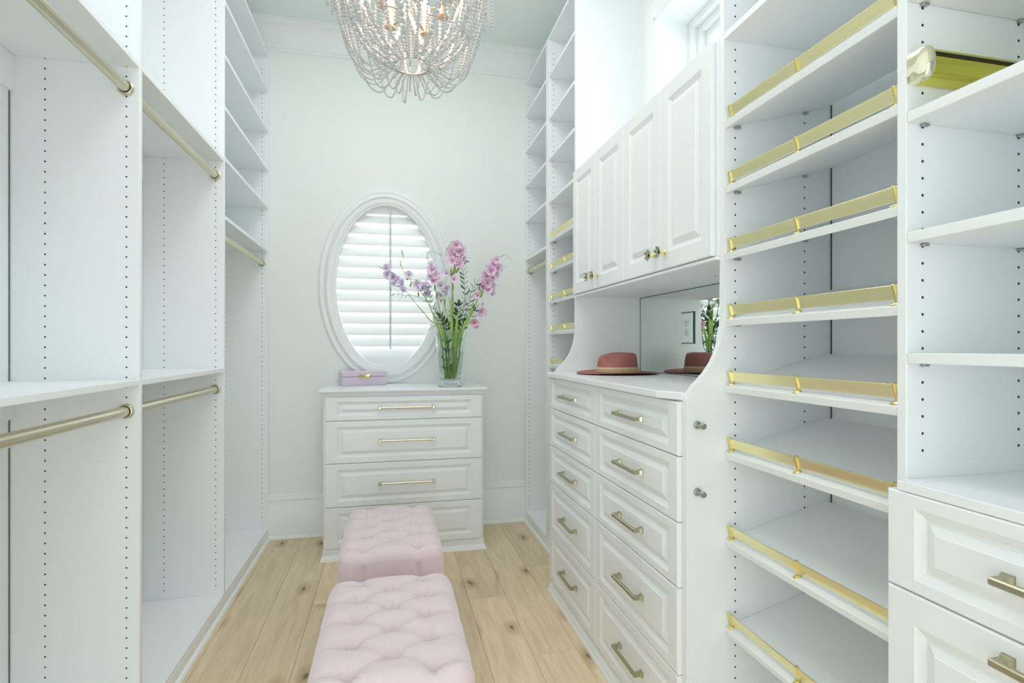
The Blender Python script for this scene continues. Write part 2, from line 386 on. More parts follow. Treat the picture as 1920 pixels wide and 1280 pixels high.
obj('tilt_rod', MB().box(0.000 - 0.0065, 0.0065, Y0 + 0.006, Y0 + 0.016, 1.255, 2.235, 0.002), mat('tilt_rod_paint', (0.62, 0.66, 0.66), 0.4, var=0.02), win1)

# ------------------------------------------------------------ high window on the right wall
win2 = bpy.data.objects.new('window_2', None); COL.objects.link(win2); ORG[win2.name] = Vector((XR, 2.0, WZ0)); win2.location = ORG[win2.name]; struct(win2)
cs = MB().box(XR - 0.022, XR, WY1, WY1 + 0.11, WZ0 - 0.01, WZ1 + 0.11, 0.006).box(XR - 0.022, XR, WY0 - 0.11, WY0, WZ0 - 0.01, WZ1 + 0.11, 0.006)
cs.box(XR - 0.022, XR, WY0, WY1, WZ1, WZ1 + 0.11, 0.006)
cs.box(XR - 0.030, XR, WY1 - 0.004, WY1 + 0.012, WZ0 - 0.01, WZ1 + 0.012, 0.004).box(XR - 0.030, XR, WY0 - 0.012, WY1 + 0.012, WZ1 - 0.004, WZ1 + 0.012, 0.004)
obj('window_casing', cs, M['trim'], win2)
fr = MB(); X0 = XR + 0.155
for (a, xo) in ((0.0, X0), (0.035, X0 + 0.03), (0.07, X0 + 0.055)):
    b = a + 0.035
    fr.box(xo, X0 + 0.10, WY1 - b, WY1 - a, WZ0 + a, WZ1 - a, 0.003).box(xo, X0 + 0.10, WY0 + a, WY0 + b, WZ0 + a, WZ1 - a, 0.003)
    fr.box(xo, X0 + 0.10, WY0 + b, WY1 - b, WZ1 - b, WZ1 - a, 0.003).box(xo, X0 + 0.10, WY0 + b, WY1 - b, WZ0 + a, WZ0 + b, 0.003)
obj('window_frame', fr, M['trim'], win2)
obj('window_pane', MB().box(X0 + 0.07, X0 + 0.074, WY0 + 0.1, WY1 - 0.1, WZ0 + 0.1, WZ1 - 0.1), M['pane'], win2)

# ------------------------------------------------------------ closet joinery helpers
HOLES0 = 0.118
def pin_holes(parent, rows, yface, sgn, z0=HOLES0, z1=3.12, skip=()):
    """32 mm line bored pin holes in a side panel; sgn is the way the face looks along y"""
    mb = MB(); n = 8
    for x in rows:
        z = z0
        while z < z1:
            if not any(a < z < b for a, b in skip):
                r = 0.0028; y = yface + sgn * 0.0003; yb = yface + sgn * -0.001
                vs = [(x + r * math.cos(2 * PI * j / n), y, z + r * math.sin(2 * PI * j / n)) for j in range(n)] + [(x + r * math.cos(2 * PI * j / n), yb, z + r * math.sin(2 * PI * j / n)) for j in range(n)]
                mb.add(vs, [tuple(range(n))] + [(j, (j + 1) % n, (j + 1) % n + n, j + n) for j in range(n)])
            z += 0.032
    return stuff(obj('pin_holes', mb, M['hole'], parent))
def rod(parent, x, z, y0, y1, r=0.0165, group=None):
    b = obj('closet_rod', MB().tube([(x, y0 + 0.001, z), (x, y1 - 0.001, z)], r, 24), M['rod'], parent, smooth=True)
    for y, s in ((y0, 1), (y1, -1)):
        f = MB().lathe([(r + 0.0045, y), (r + 0.0075, y + s * 0.003), (r + 0.0075, y + s * 0.006), (r + 0.005, y + s * 0.008), (r + 0.005, y + s * 0.013), (r + 0.0035, y + s * 0.014), (r + 0.0015, y + s * 0.014), (r + 0.0015, y)], (x, 0, z), 28, 'y', close=True)
        obj('rod_flange', f, M['rod'], b, smooth=True)
        g = MB().lathe([(r + 0.0002, y + s * 0.0141), (r + 0.0018, y + s * 0.0141), (r + 0.0018, y + s * 0.015), (r + 0.0002, y + s * 0.015)], (x, 0, z), 24, 'y', close=True)
        obj('rod_gap', g, M['hole'], b)
    return b
def shelf(parent, x0, x1, y0, y1, ztop, th=0.019, name='shelf'):
    return obj(name, MB().box(x0, x1, y0 + 0.0008, y1 - 0.0008, ztop - th, ztop, 0.0012), M['white'], parent)
def pins(parent, rows, y, sgn, z):
    for x in rows:
        mb = MB().box(x - 0.0075, x + 0.0075, y, y + sgn * 0.010, z - 0.0055, z - 0.0005, 0.002)
        obj('shelf_pin', mb, M['steel'], parent)

def panel_front(w, h, t, sx, sz, name_dir):
    """raised-panel front, local: u across 0..w, v up 0..h, depth outwards d (0 = face)"""
    mx = min(w, h)
    q = 0.016 if mx > 0.13 else 0.012
    loops = [(0, 0, -t), (0, 0, -0.003), (0.003, 0.003, 0.0), (sx, sz, 0.0), (sx + 0.002, sz + 0.002, -0.0015), (sx + q, sz + q, -0.0085), (sx + q + 0.006, sz + q + 0.006, -0.0085),
             (sx + q + 0.007, sz + q + 0.007, -0.0065), (sx + q + 0.020, sz + q + 0.020, -0.0015), (sx + q + 0.021, sz + q + 0.021, 0.0)]
    vs = []; fs = []
    for a, b, d in loops: vs += [(a, b, d), (w - a, b, d), (w - a, h - b, d), (a, h - b, d)]
    for i in range(len(loops) - 1):
        for j in range(4): fs.append((i * 4 + j, i * 4 + (j + 1) % 4, (i + 1) * 4 + (j + 1) % 4, (i + 1) * 4 + j))
    n = (len(loops) - 1) * 4; fs.append((n, n + 1, n + 2, n + 3)); fs.append((3, 2, 1, 0))
    return vs, fs
def front_x(x, y0, y1, z0, z1, t=0.018, sx=0.050, sz=0.026):      # front that looks towards -x, face at x
    vs, fs = panel_front(y1 - y0, z1 - z0, t, sx, sz, 'x')
    return MB().add([(x - d, y0 + u, z0 + v) for u, v, d in vs], fs)
def front_y(y, x0, x1, z0, z1, t=0.018, sx=0.062, sz=0.030):      # front that looks towards -y
    vs, fs = panel_front(x1 - x0, z1 - z0, t, sx, sz, 'y')
    return MB().add([(x0 + u, y - d, z0 + v) for u, v, d in vs], fs)
def square_pull(L):                                   # square bar pull along y, projecting to -x from origin
    mb = MB(); h = L / 2
    for s in (-1, 1):
        a = s * (h - 0.010)
        # flared foot
        vs = []
        for d, e in ((0, 0.0095), (0.004, 0.0090), (0.012, 0.0062), (0.024, 0.0060)):
            vs += [(-d, a - e, -e), (-d, a + e, -e), (-d, a + e, e), (-d, a - e, e)]
        mb.add(vs, [(i * 4 + j, i * 4 + (j + 1) % 4, i * 4 + 4 + (j + 1) % 4, i * 4 + 4 + j) for i in range(3) for j in range(4)] + [(0, 1, 2, 3), (12, 13, 14, 15)])
    mb.box(-0.033, -0.022, -h + 0.002, h - 0.002, -0.0062, 0.0062, 0.0022)
    return mb
def round_pull(L):                                    # slim bar along x, projecting to -y
    mb = MB(); h = L / 2
    for s in (-1, 1):
        a = s * (h - 0.008)
        mb.box(a - 0.0065, a + 0.0065, -0.026, 0, -0.0085, 0.0085, 0.002)
        mb.box(a - 0.009, a + 0.009, -0.004, 0, -0.010, 0.010, 0.001)
    mb.tube([(-h + 0.006, -0.028, 0), (h - 0.006, -0.028, 0)], 0.0062, 14)
    for s in (-1, 1): mb.box(s * (h - 0.008) - 0.009, s * (h - 0.008) + 0.009, -0.037, -0.018, -0.010, 0.010, 0.003)
    return mb
PULL = None; RPULL = None
def put_pull(parent, org, L=0.19):
    global PULL
    if PULL is None:
        PULL = obj('handle', MB().add([tuple(Vector(v) + Vector(org)) for v in square_pull(L).v], square_pull(L).f), M['pull'], parent, org=org); return PULL
    return inst(PULL, 'handle', org, parent)
def put_rpull(parent, org, L=0.335):
    global RPULL
    if RPULL is None:
        RPULL = obj('handle', MB().add([tuple(Vector(v) + Vector(org)) for v in round_pull(L).v], round_pull(L).f), M['rod'], parent, org=org, smooth=True); return RPULL
    return inst(RPULL, 'handle', org, parent)

# ------------------------------------------------------------ left closet wall
FX = -0.785; TOP = 3.199; BT = 0.075
rowsL = (-0.822, -1.045)
def left_unit(name, label, cat, y0, y1, near_panel=False):
    t = thing(name, label, cat, ((XL + FX) / 2, (y0 + y1) / 2, 0), 'white closet units along the left wall')
    p = MB().box(XL, FX, y1, y1 + 0.02, 0, TOP, 0.0015)
    # notch so that the hanging cleats clear the panel is left out: the panel runs to the wall
    obj('side_panel', p, M['white'], t)
    pin_holes(t, rowsL, y1, -1)
    if near_panel: obj('side_panel', MB().box(XL, FX, y0 - 0.02, y0, 0, TOP, 0.0015), M['white'], t)
    pin_holes(t, rowsL, y0, 1)
    shelf(t, XL, FX, y0, y1, BT, 0.02, 'bottom_panel')
    shelf(t, XL, FX, y0, y1, TOP - 0.001, 0.019, 'top_panel')
    return t
A = left_unit('closet_unit', 'white double-hang closet unit nearest the camera at left, with two thick champagne rods', 'closet', 1.07, 1.95, True)
B = left_unit('closet_unit', 'white double-hang closet unit between the nearest one and the open shelves', 'closet', 1.97, 2.85)
C = left_unit('closet_unit', 'white closet unit beside the back wall with sloping-looking open shelves over one rod', 'closet', 2.87, 3.815)
C['label'] = 'white closet unit in the left back corner, five open shelves over one low rod'
for t, y0, y1 in ((A, 1.07, 1.95), (B, 1.97, 2.85)):
    shelf(t, XL, FX, y0, y1, 2.184); shelf(t, XL, FX, y0, y1, 1.166)
    rod(t, -0.822, 2.095, y0, y1); rod(t, -0.822, 1.066, y0, y1)
    obj('cleat', MB().box(XL, XL + 0.019, y0, y1, 2.055, 2.164, 0.001), M['white'], t)
    obj('cleat', MB().box(XL, XL + 0.019, y0, y1, 1.05, 1.146, 0.001), M['white'], t)
    obj('back_panel', MB().box(XL, XL + 0.004, y0 + 0.0015, y1 - 0.0015, BT + 0.001, TOP - 0.025), M['white'], t)
    obj('seam', MB().box(XL + 0.0041, XL + 0.006, y1 - 0.0035, y1 - 0.0005, BT + 0.002, 2.055), M['gap'], t)
for z in (2.942, 2.678, 2.426, 2.178, 1.891): shelf(C, XL, FX, 2.87, 3.815, z + 0.019)
rod(C, -0.822, 1.818, 2.87, 3.815)
obj('cleat', MB().box(XL, XL + 0.019, 2.87, 3.815, 3.09, 3.178, 0.001), M['white'], C)
sh = MB().box(FX - 0.018, FX + 0.0012, 1.05, YB - 0.001, 0.0, BT - 0.018, 0.001)
sh.prism([(FX, 0), (FX + 0.016, 0), (FX + 0.0155, 0.006), (FX + 0.011, 0.014), (FX + 0.003, 0.018), (FX, 0.018)], 1.05, YB - 0.020)
struct(obj('baseboard_left', sh, M['trim'], org=(FX, 2.4, 0)))

# ------------------------------------------------------------ right side
RX = 0.940; rowsR = (0.977, 1.212)
SLOPE = math.radians(15.0)
def slant_shelf(parent, x0, y0, y1, z0, posts=3):
    """z0: bottom of the front edge; the shelf climbs to the wall and carries a gold shoe fence"""
    D = 0.355; th = 0.019
    R = Matrix.Translation((x0, 0, z0)) @ Matrix.Rotation(-SLOPE, 4, 'Y')
    mb = MB().box(0, D, y0 + 0.0008, y1 - 0.0008, 0, th, 0.0012).xf(R)
    s = obj('slanted_shelf', mb, M['white'], parent)
    ft = th + 0.009
    r = MB().box(0.020, 0.0225, y0 + 0.006, y1 - 0.006, ft, ft + 0.029, 0.0007).box(0.0187, 0.0225, y0 + 0.006, y1 - 0.006, ft + 0.0245, ft + 0.029, 0.0006).xf(R)
    obj('fence_rail', r, M['rail'], s)
    for i in range(posts):
        y = y0 + 0.014 + (y1 - y0 - 0.028) * i / (posts - 1)
        q = MB().box(0.0165, 0.0262, y - 0.0035, y + 0.0035, th, ft + 0.031, 0.001)
        q.lathe([(0.0085, th), (0.0085, th + 0.002), (0.006, th + 0.004), (0.004, th + 0.0045)], (0.016, y, 0), 12)
        q.box(0.004, 0.020, y - 0.0045, y + 0.0045, th, th + 0.003, 0.001)
        obj('fence_post', q.xf(R), M['gold'], s)
    for sgn, y in ((1, y0), (-1, y1)):
        obj('shelf_pin', MB().box(x0 + 0.028, x0 + 0.046, y, y + sgn * 0.012, z0 + 0.000, z0 + 0.007, 0.0015), M['steel'], s)
    return s
SZ = (1.902, 1.714, 1.521, 1.331, 1.140, 0.948, 0.697, 0.444, 0.19)
FZ = (2.942, 2.678, 2.426, 2.158)

# shoe tower in the foreground
F1 = thing('shoe_tower', 'white tower of slanted shoe shelves with gold fences, nearest the camera', 'shoe shelf', (1.12, 1.11, 0), 'white closet units along the right wall')
obj('side_panel', MB().box(RX, XR, 0.82, 0.84, 0, TOP, 0.0015), M['white'], F1)
pin_holes(F1, rowsR, 0.84, 1)
shelf(F1, RX, XR, 0.84, 1.385, TOP - 0.001, 0.019, 'top_panel'); shelf(F1, RX, XR, 0.84, 1.385, BT, 0.02, 'bottom_panel')
for z in FZ: s = shelf(F1, RX, XR, 0.84, 1.385, z + 0.019)
for z in SZ: slant_shelf(F1, RX + 0.004, 0.84, 1.385, z)
for z in SZ[:6]: pins(F1, (1.212,), 1.385, -1, z + 0.268 * math.tan(SLOPE) - 0.002)
obj('toe_kick', MB().box(RX + 0.002, RX + 0.02, 0.84, 1.385, 0, BT - 0.02), M['white'], F1)
obj('back_panel', MB().box(XR - 0.004, XR - 0.0005, 0.842, 1.383, BT, TOP - 0.02), M['white'], F1)
obj('seam', MB().box(XR - 0.006, XR - 0.0042, 1.381, 1.3845, BT, 2.15), M['gap'], F1)

# end tower
E1 = thing('shelf_tower', 'white tower with flat shelves over raised-panel fronts at the right edge', 'shelf unit', (1.12, 0.55, 0), 'white closet units along the right wall')
obj('side_panel', MB().box(RX, XR, 0.25, 0.27, 0, TOP, 0.0015), M['white'], E1)
pin_holes(E1, rowsR, 0.82, -1, z0=1.077)
shelf(E1, RX, XR, 0.27, 0.82, TOP - 0.001, 0.019, 'top_panel'); shelf(E1, RX, XR, 0.27, 0.82, BT, 0.02, 'bottom_panel')
for z in (2.942, 2.678, 2.426, 2.175, 1.916, 1.690, 1.466, 1.241):
    s = shelf(E1, RX, XR, 0.27, 0.82, z + 0.0195, 0.0195)
    if z < 2.2: pins(E1, rowsR, 0.82, -1, z)
shelf(E1, RX - 0.024, XR, 0.262, 0.8195, 1.026, 0.018, 'counter')
obj('back_panel', MB().box(XR - 0.004, XR - 0.0005, 0.272, 0.818, BT, TOP - 0.02), M['white'], E1)
d = obj('drawer', front_x(RX - 0.0245, 0.258, 0.838, 0.8305, 1.0065, 0.022, 0.054, 0.024), M['paint'], E1)
put_pull(d, (RX - 0.0245, 0.547, 0.918))
d = obj('drawer', front_x(RX - 0.0245, 0.258, 0.838, 0.40, 0.8275, 0.022, 0.054, 0.054), M['paint'], E1)
put_pull(d, (RX - 0.0245, 0.547, 0.795))
d = obj('drawer', front_x(RX - 0.0245, 0.258, 0.838, 0.08, 0.397, 0.022, 0.054, 0.05), M['paint'], E1)
put_pull(d, (RX - 0.0245, 0.547, 0.24))
obj('toe_kick', MB().box(RX - 0.005, RX + 0.01, 0.27, 0.82, 0, BT - 0.02), M['white'], E1)

# polished brass pull-out rack on the end tower's panel
br = thing('valet_rack', 'shiny brass pull-out rack fixed to the side panel above a flat shelf', 'rack', (1.05, 0.80, 1.76))
prof = []
zc, yc = 1.789, 0.7965
for i in range(15):
    t = -PI / 2 + PI * i / 14; prof.append((yc - 0.010 * math.cos(t) - 0.006, zc + 0.0265 * math.sin(t)))
prof = [(0.8195, zc - 0.0265)] + prof + [(0.8195, zc + 0.0265)]
obj('slide_housing', MB().prism(prof, 0.956, 1.24, 'x'), M['brass'], br, smooth=True)
obj('slide_channel', MB().box(0.958, 1.238, 0.7795, 0.783, zc + 0.010, zc + 0.0155), M['darkmetal'], br)
cap = MB(); cp = []
for sc, x in ((1.06, 0.958), (1.10, 0.955), (1.10, 0.947), (1.02, 0.942), (0.90, 0.9405)):
    cp.append([(x, 0.8195 + (a - 0.8195) * (sc if a < 0.819 else 1), zc + (b - zc) * sc) for a, b in prof])
n = len(prof); vs = [p for l in cp for p in l]
cap.add(vs, [(i * n + j, i * n + (j + 1) % n, (i + 1) * n + (j + 1) % n, (i + 1) * n + j) for i in range(len(cp) - 1) for j in range(n)] + [tuple(range(n)), tuple((len(cp) - 1) * n + j for j in range(n))[::-1]])
obj('end_cap', cap, mat('pale_polished_brass', (0.95, 0.90, 0.66), 0.08, 1.0, var=0.04), br, smooth=True)

# ------------------------------------------------------------ hutch
HB = thing('dresser_hutch', 'white built-in hutch of ten raised-panel drawers with curved side panels', 'hutch', (1.06, 2.03, 0), 'white closet units along the right wall')
curve = [(0.8195, 1.095), (0.821, 1.118), (0.828, 1.139), (0.842, 1.158), (0.862, 1.177), (0.884, 1.200), (0.903, 1.226), (0.918, 1.256), (0.930, 1.292), (0.937, 1.335), (0.9385, 1.40)]
side = [(XR, 0), (0.8195, 0)] + curve + [(RX, 1.50), (RX, TOP), (XR, TOP)]
for y0 in (1.385, 2.66): obj('side_panel', MB().prism(side, y0, y0 + 0.02), M['paint'] if y0 > 2 else M['white'], HB)
pin_holes(HB, rowsR, 1.385, -1, z1=3.1)
pin_holes(HB, rowsR, 2.68, 1)
FXD = 0.8045
obj('carcass', MB().box(0.8245, XR, 1.4055, 2.6595, BT, 1.117), M['white'], HB)
zs = [1.114, 0.956, 0.7655, 0.577, 0.326, 0.076]
for c0, c1 in ((1.4075, 2.0425), (2.0455, 2.682)):
    for a, b in zip(zs[:-1], zs[1:]):
        d = obj('drawer', front_x(FXD, c0, c1, b + 0.0015, a - 0.0015, 0.018, 0.050, 0.024 if a - b < 0.2 else 0.030), M['paint'], HB)
        put_pull(d, (FXD, (c0 + c1) / 2 - 0.01, (a + b) / 2))
bs = [(0.84, 0), (0.800, 0), (0.8005, 0.012), (0.806, 0.020), (0.810, 0.036), (0.822, 0.044), (0.828, 0.060), (0.828, BT), (0.84, BT)]
obj('base_moulding', MB().prism(bs, 1.385, 2.70), M['trim'], HB)
# upper cabinet
UC = thing('wall_cabinet', 'white four-door upper cabinet with gold flower knobs above the hat', 'cabinet', (1.12, 2.03, 1.53), 'white closet units along the right wall')
UZ0, UZ1 = 1.530, 2.176
obj('cabinet_box', MB().box(RX + 0.003, XR, 1.4055, 2.6595, UZ0, UZ1, 0.001).box(RX - 0.012, RX + 0.003, 1.4055, 2.6595, UZ0 - 0.004, UZ0 + 0.006, 0.001), M['white'], UC)
obj('filler_strip', MB().box(RX - 0.004, RX + 0.0035, 1.4055, 1.419, UZ0 + 0.007, UZ1 - 0.004, 0.001), M['white'], UC)
dw = (2.657 - 1.420) / 4
KN = None
def knob_parts(parent, y, z, rot, first):
    x = 0.9225
    stem = MB().lathe([(0.0085, x), (0.0085, x - 0.003), (0.0055, x - 0.006), (0.0055, x - 0.022), (0.0035, x - 0.026)], (0, y, z), 14, 'x')
    o = obj('knob_stem', stem, M['gold'], parent, smooth=True)
    fm = MB(); xf = x - 0.028
    for i in range(6):
        t = rot + i * PI / 3; L = 0.021 if i % 3 else 0.025
        c, s = math.cos(t), math.sin(t)
        pts = [(0.003, 0.002), (0.010, 0.0055), (0.018, 0.0055), (L, 0.0)]
        vs = []
        for r, wd in pts:
            for e in (-1, 1):
                vs.append((xf - 0.006 * (r / L) ** 2, y + c * r - s * wd * e, z + s * r + c * wd * e))
        vs += [(a + 0.0025, b, c2) for a, b, c2 in vs]
        fs = []
        for k2 in range(3):
            i0 = k2 * 2; fs += [(i0, i0 + 1, i0 + 3, i0 + 2), (i0 + 8, i0 + 10, i0 + 11, i0 + 9), (i0, i0 + 2, i0 + 10, i0 + 8), (i0 + 1, i0 + 9, i0 + 11, i0 + 3)]
        fm.add(vs, fs)
    fm.ball((xf - 0.004, y, z), 0.005, 2)
    obj('flower_knob', fm, M['pull'], parent, smooth=True)
    fd = MB().ball((xf - 0.0065, y, z), 0.0033, 1)
    obj('knob_centre', fd, M['darkmetal'], parent)
for i in range(4):
    y0 = 1.420 + i * dw
    d = obj('door', front_x(0.9225, y0 + 0.0012, y0 + dw - 0.0012, UZ0 + 0.010, UZ1 - 0.004, 0.020, 0.052, 0.055), M['paint'], UC)
    yk = (y0 + dw - 0.036) if i % 2 == 0 else (y0 + 0.036)
    knob_parts(d, yk, 1.596, 0.3 + i * 0.25, i == 0)
for y in (1.75, 2.25): obj('screw_cap', MB().lathe([(0.004, UZ0 - 0.002), (0.004, UZ0 + 0.0)], (1.15, y, 0), 10), M['steel'], UC)

# counter with clipped front corners
co = [(0.782, 1.492), (0.8175, 1.4065), (XR - 0.001, 1.4065), (XR - 0.001, 2.6585), (0.8175, 2.6585), (0.8175, 2.695), (0.800, 2.695), (0.782, 2.655)]
cmb = MB(); n = len(co)
def ins(o, k): 
    cx, cy = 1.05, 2.05
    return [(a + (0.0025 if a < 1.0 else 0) * k, b + ((cy - b) / abs(cy - b)) * 0.0012 * k) for a, b in o]
l0, l1 = [(a, b, 1.1175) for a, b in ins(co, 1)], [(a, b, 1.120) for a, b in co]
l2, l3 = [(a, b, 1.1375) for a, b in co], [(a, b, 1.140) for a, b in ins(co, 1)]
cmb.add(l0 + l1 + l2 + l3, [(i * n + j, i * n + (j + 1) % n, (i + 1) * n + (j + 1) % n, (i + 1) * n + j) for i in range(3) for j in range(n)] + [tuple(range(n)), tuple(3 * n + j for j in range(n))[::-1]])
ct = obj('counter_top', cmb, M['paint']); tag(ct, 'white countertop with clipped corners under the rose hat', 'countertop')

# hutch mirror and its mirrored outlet plate
mi = thing('wall_mirror', 'frameless mirror behind the counter reflecting the flowers', 'mirror', (XR - 0.006, 2.03, 1.141))
obj('mirror_glass', MB().box(XR - 0.0085, XR - 0.0015, 1.409, 2.6565, 1.1425, UZ0 - 0.0035), M['mirror'], mi)
me_ = MB().box(XR - 0.0095, XR - 0.0005, 2.6565, 2.6592, 1.141, UZ0 - 0.0005).box(XR - 0.0095, XR - 0.0005, 1.407, 2.6592, UZ0 - 0.0035, UZ0 - 0.0005).box(XR - 0.0095, XR - 0.0005, 1.407, 2.6592, 1.1403, 1.1424)
obj('mirror_edge', me_, M['mirror_edge'], mi)
ol = thing('wall_outlet', 'double power outlet on a shiny mirrored plate above the counter', 'outlet', (XR - 0.012, 2.185, 1.287))
OX = XR - 0.0087
obj('cover_plate', MB().box(OX - 0.006, OX, 2.138, 2.232, 1.287, 1.424, 0.0025), M['platemirror'], ol)
obj('plate_edge', MB().box(OX - 0.0055, OX + 0.0001, 2.1335, 2.1375, 1.284, 1.427).box(OX - 0.0055, OX + 0.0001, 2.1335, 2.2355, 1.4245, 1.427).box(OX - 0.0055, OX + 0.0001, 2.1335, 2.2355, 1.284, 1.2865), M['greenedge'], ol)
for zc2 in (1.3335, 1.3775):
    f = obj('socket', MB().lathe([(0.0175, OX - 0.0035), (0.0175, OX - 0.0075), (0.0165, OX - 0.0085), (0.010, OX - 0.0085)], (0, 2.187, zc2), 20, 'x', sy=0.86), M['plate'], ol, smooth=True)
    obj('socket_slot', MB().box(OX - 0.0088, OX - 0.0084, 2.1795, 2.1815, zc2 - 0.001, zc2 + 0.008).box(OX - 0.0088, OX - 0.0084, 2.1925, 2.1945, zc2 - 0.001, zc2 + 0.008).box(OX - 0.0088, OX - 0.0084, 2.1855, 2.1885, zc2 - 0.010, zc2 - 0.006), M['hole'], f)

# valet pegs on the near side panel
for z, lab in ((1.049, 'upper small nickel valet peg on the hutch side panel'), (0.858, 'lower small nickel valet peg on the hutch side panel')):
    t = thing('valet_peg', lab, 'peg', (0.853, 1.384, z), 'nickel valet pegs')
    obj('peg_base', MB().lathe([(0.0105, 1.3848), (0.0115, 1.383), (0.0115, 1.380), (0.008, 1.377)], (0.853, 0, z), 20, 'y'), M['steel'], t, smooth=True)
    obj('peg_shaft', MB().lathe([(0.0055, 1.377), (0.0055, 1.362), (0.0085, 1.359), (0.0092, 1.355), (0.0092, 1.350), (0.0078, 1.3475), (0.0035, 1.3475), (0.0035, 1.350)], (0.853, 0, z), 20, 'y'), M['steel'], t, smooth=True)

# ------------------------------------------------------------ far right units
RX2 = 0.960; rowsR2 = (0.990, 1.225)
G1 = thing('shoe_tower', 'white tower of slanted shoe shelves behind the hutch, its lower half hidden', 'shoe shelf', (1.13, 2.95, 0), 'white closet units along the right wall')
obj('side_panel', MB().box(RX2, XR, 3.220, 3.280, 0, TOP, 0.0015), M['white'], G1)
pin_holes(G1, rowsR2, 3.220, -1)
shelf(G1, RX2, XR, 2.68, 3.22, TOP - 0.001, 0.019, 'top_panel'); shelf(G1, RX2, XR, 2.68, 3.22, BT, 0.02, 'bottom_panel')
for z in FZ: shelf(G1, RX2, XR, 2.68, 3.22, z + 0.019)
for z in SZ: slant_shelf(G1, RX2 + 0.003, 2.68, 3.22, z + (0.012 if z > 1.2 else 0.0))
obj('toe_kick', MB().box(RX2 + 0.002, RX2 + 0.02, 2.68, 3.22, 0, BT - 0.02), M['white'], G1)
I1 = thing('closet_unit', 'narrow white closet unit in the right back corner with one short rod', 'closet', (1.13, 3.55, 0), 'white closet units along the right wall')
obj('side_panel', MB().box(RX2, XR, 3.815, 3.835, 0, TOP, 0.0015), M['white'], I1)
pin_holes(I1, rowsR2, 3.815, -1)
shelf(I1, RX2, XR, 3.28, 3.815, TOP - 0.001, 0.019, 'top_panel'); shelf(I1, RX2, XR, 3.28, 3.815, BT, 0.02, 'bottom_panel')
for z in (2.942, 2.678, 2.426, 2.172, 1.891): shelf(I1, RX2, XR, 3.28, 3.815, z + 0.019)
rod(I1, 0.995, 1.820, 3.28, 3.815)
sr = MB().box(RX2 - 0.0012, RX2 + 0.018, 2.70, YB - 0.001, 0.0, BT - 0.018, 0.001)
sr.prism([(RX2, 0), (RX2 - 0.016, 0), (RX2 - 0.0155, 0.006), (RX2 - 0.011, 0.014), (RX2 - 0.003, 0.018), (RX2, 0.018)], 2.70, YB - 0.020)
struct(obj('baseboard_right', sr, M['trim'], org=(RX2, 3.2, 0)))

# ------------------------------------------------------------ dresser under the oval window
DR = thing('chest_of_drawers', 'white four-drawer chest with long champagne handles under the oval window', 'dresser', (0.095, 3.60, 0))
DX0, DX1, DY = -0.388, 0.572, 3.362
obj('carcass', MB().box(DX0, DX1, DY, YB - 0.036, 0.0, 0.985, 0.0015), M['paint'], DR)
tp = [(DX0 - 0.020, DX1 + 0.020, DY - 0.032, 1.0155), (DX0 - 0.023, DX1 + 0.023, DY - 0.035, 1.0125), (DX0 - 0.023, DX1 + 0.023, DY - 0.035, 1.004), (DX0 - 0.019, DX1 + 0.019, DY - 0.031, 0.999),
      (DX0 - 0.010, DX1 + 0.010, DY - 0.024, 0.992), (DX0 - 0.004, DX1 + 0.004, DY - 0.018, 0.984), (DX0 - 0.003, DX1 + 0.003, DY - 0.017, 0.978)]
mb = MB(); vs = []
for a, b, c, z in tp: vs += [(a, c, z), (b, c, z), (b, YB - 0.001, z), (a, YB - 0.001, z)]
mb.add(vs, [(i * 4 + j, i * 4 + (j + 1) % 4, i * 4 + 4 + (j + 1) % 4, i * 4 + 4 + j) for i in range(len(tp) - 1) for j in range(4)] + [(0, 1, 2, 3), tuple(len(tp) * 4 - 4 + j for j in range(4))[::-1]])
obj('top', mb, M['paint'], DR)
dz = [0.972, 0.829, 0.575, 0.316, 0.072]
for a, b in zip(dz[:-1], dz[1:]):
    d = obj('drawer', front_y(DY - 0.0185, DX0 + 0.012, DX1 - 0.012, b + 0.0018, a - 0.0018, 0.018, 0.066, 0.028 if a - b < 0.2 else 0.034), M['paint'], DR)
    zz = (a + b) / 2 + 0.004
    put_rpull(d, (0.098, DY - 0.0185, zz))
bp = [(0, 0.066), (0.004, 0.058), (0.004, 0.030), (0.010, 0.024), (0.014, 0.012), (0.017, 0.0)]
mb = MB(); vs = []
for o, z in bp: vs += [(DX0 - o, DY - 0.002 - o, z), (DX1 + o, DY - 0.002 - o, z), (DX1 + o, YB - 0.036, z), (DX0 - o, YB - 0.036, z)]
mb.add(vs, [(i * 4 + j, i * 4 + (j + 1) % 4, i * 4 + 4 + (j + 1) % 4, i * 4 + 4 + j) for i in range(len(bp) - 1) for j in range(4)] + [(0, 1, 2, 3), tuple(len(bp) * 4 - 4 + j for j in range(4))[::-1]])
obj('base_moulding', mb, M['trim'], DR)

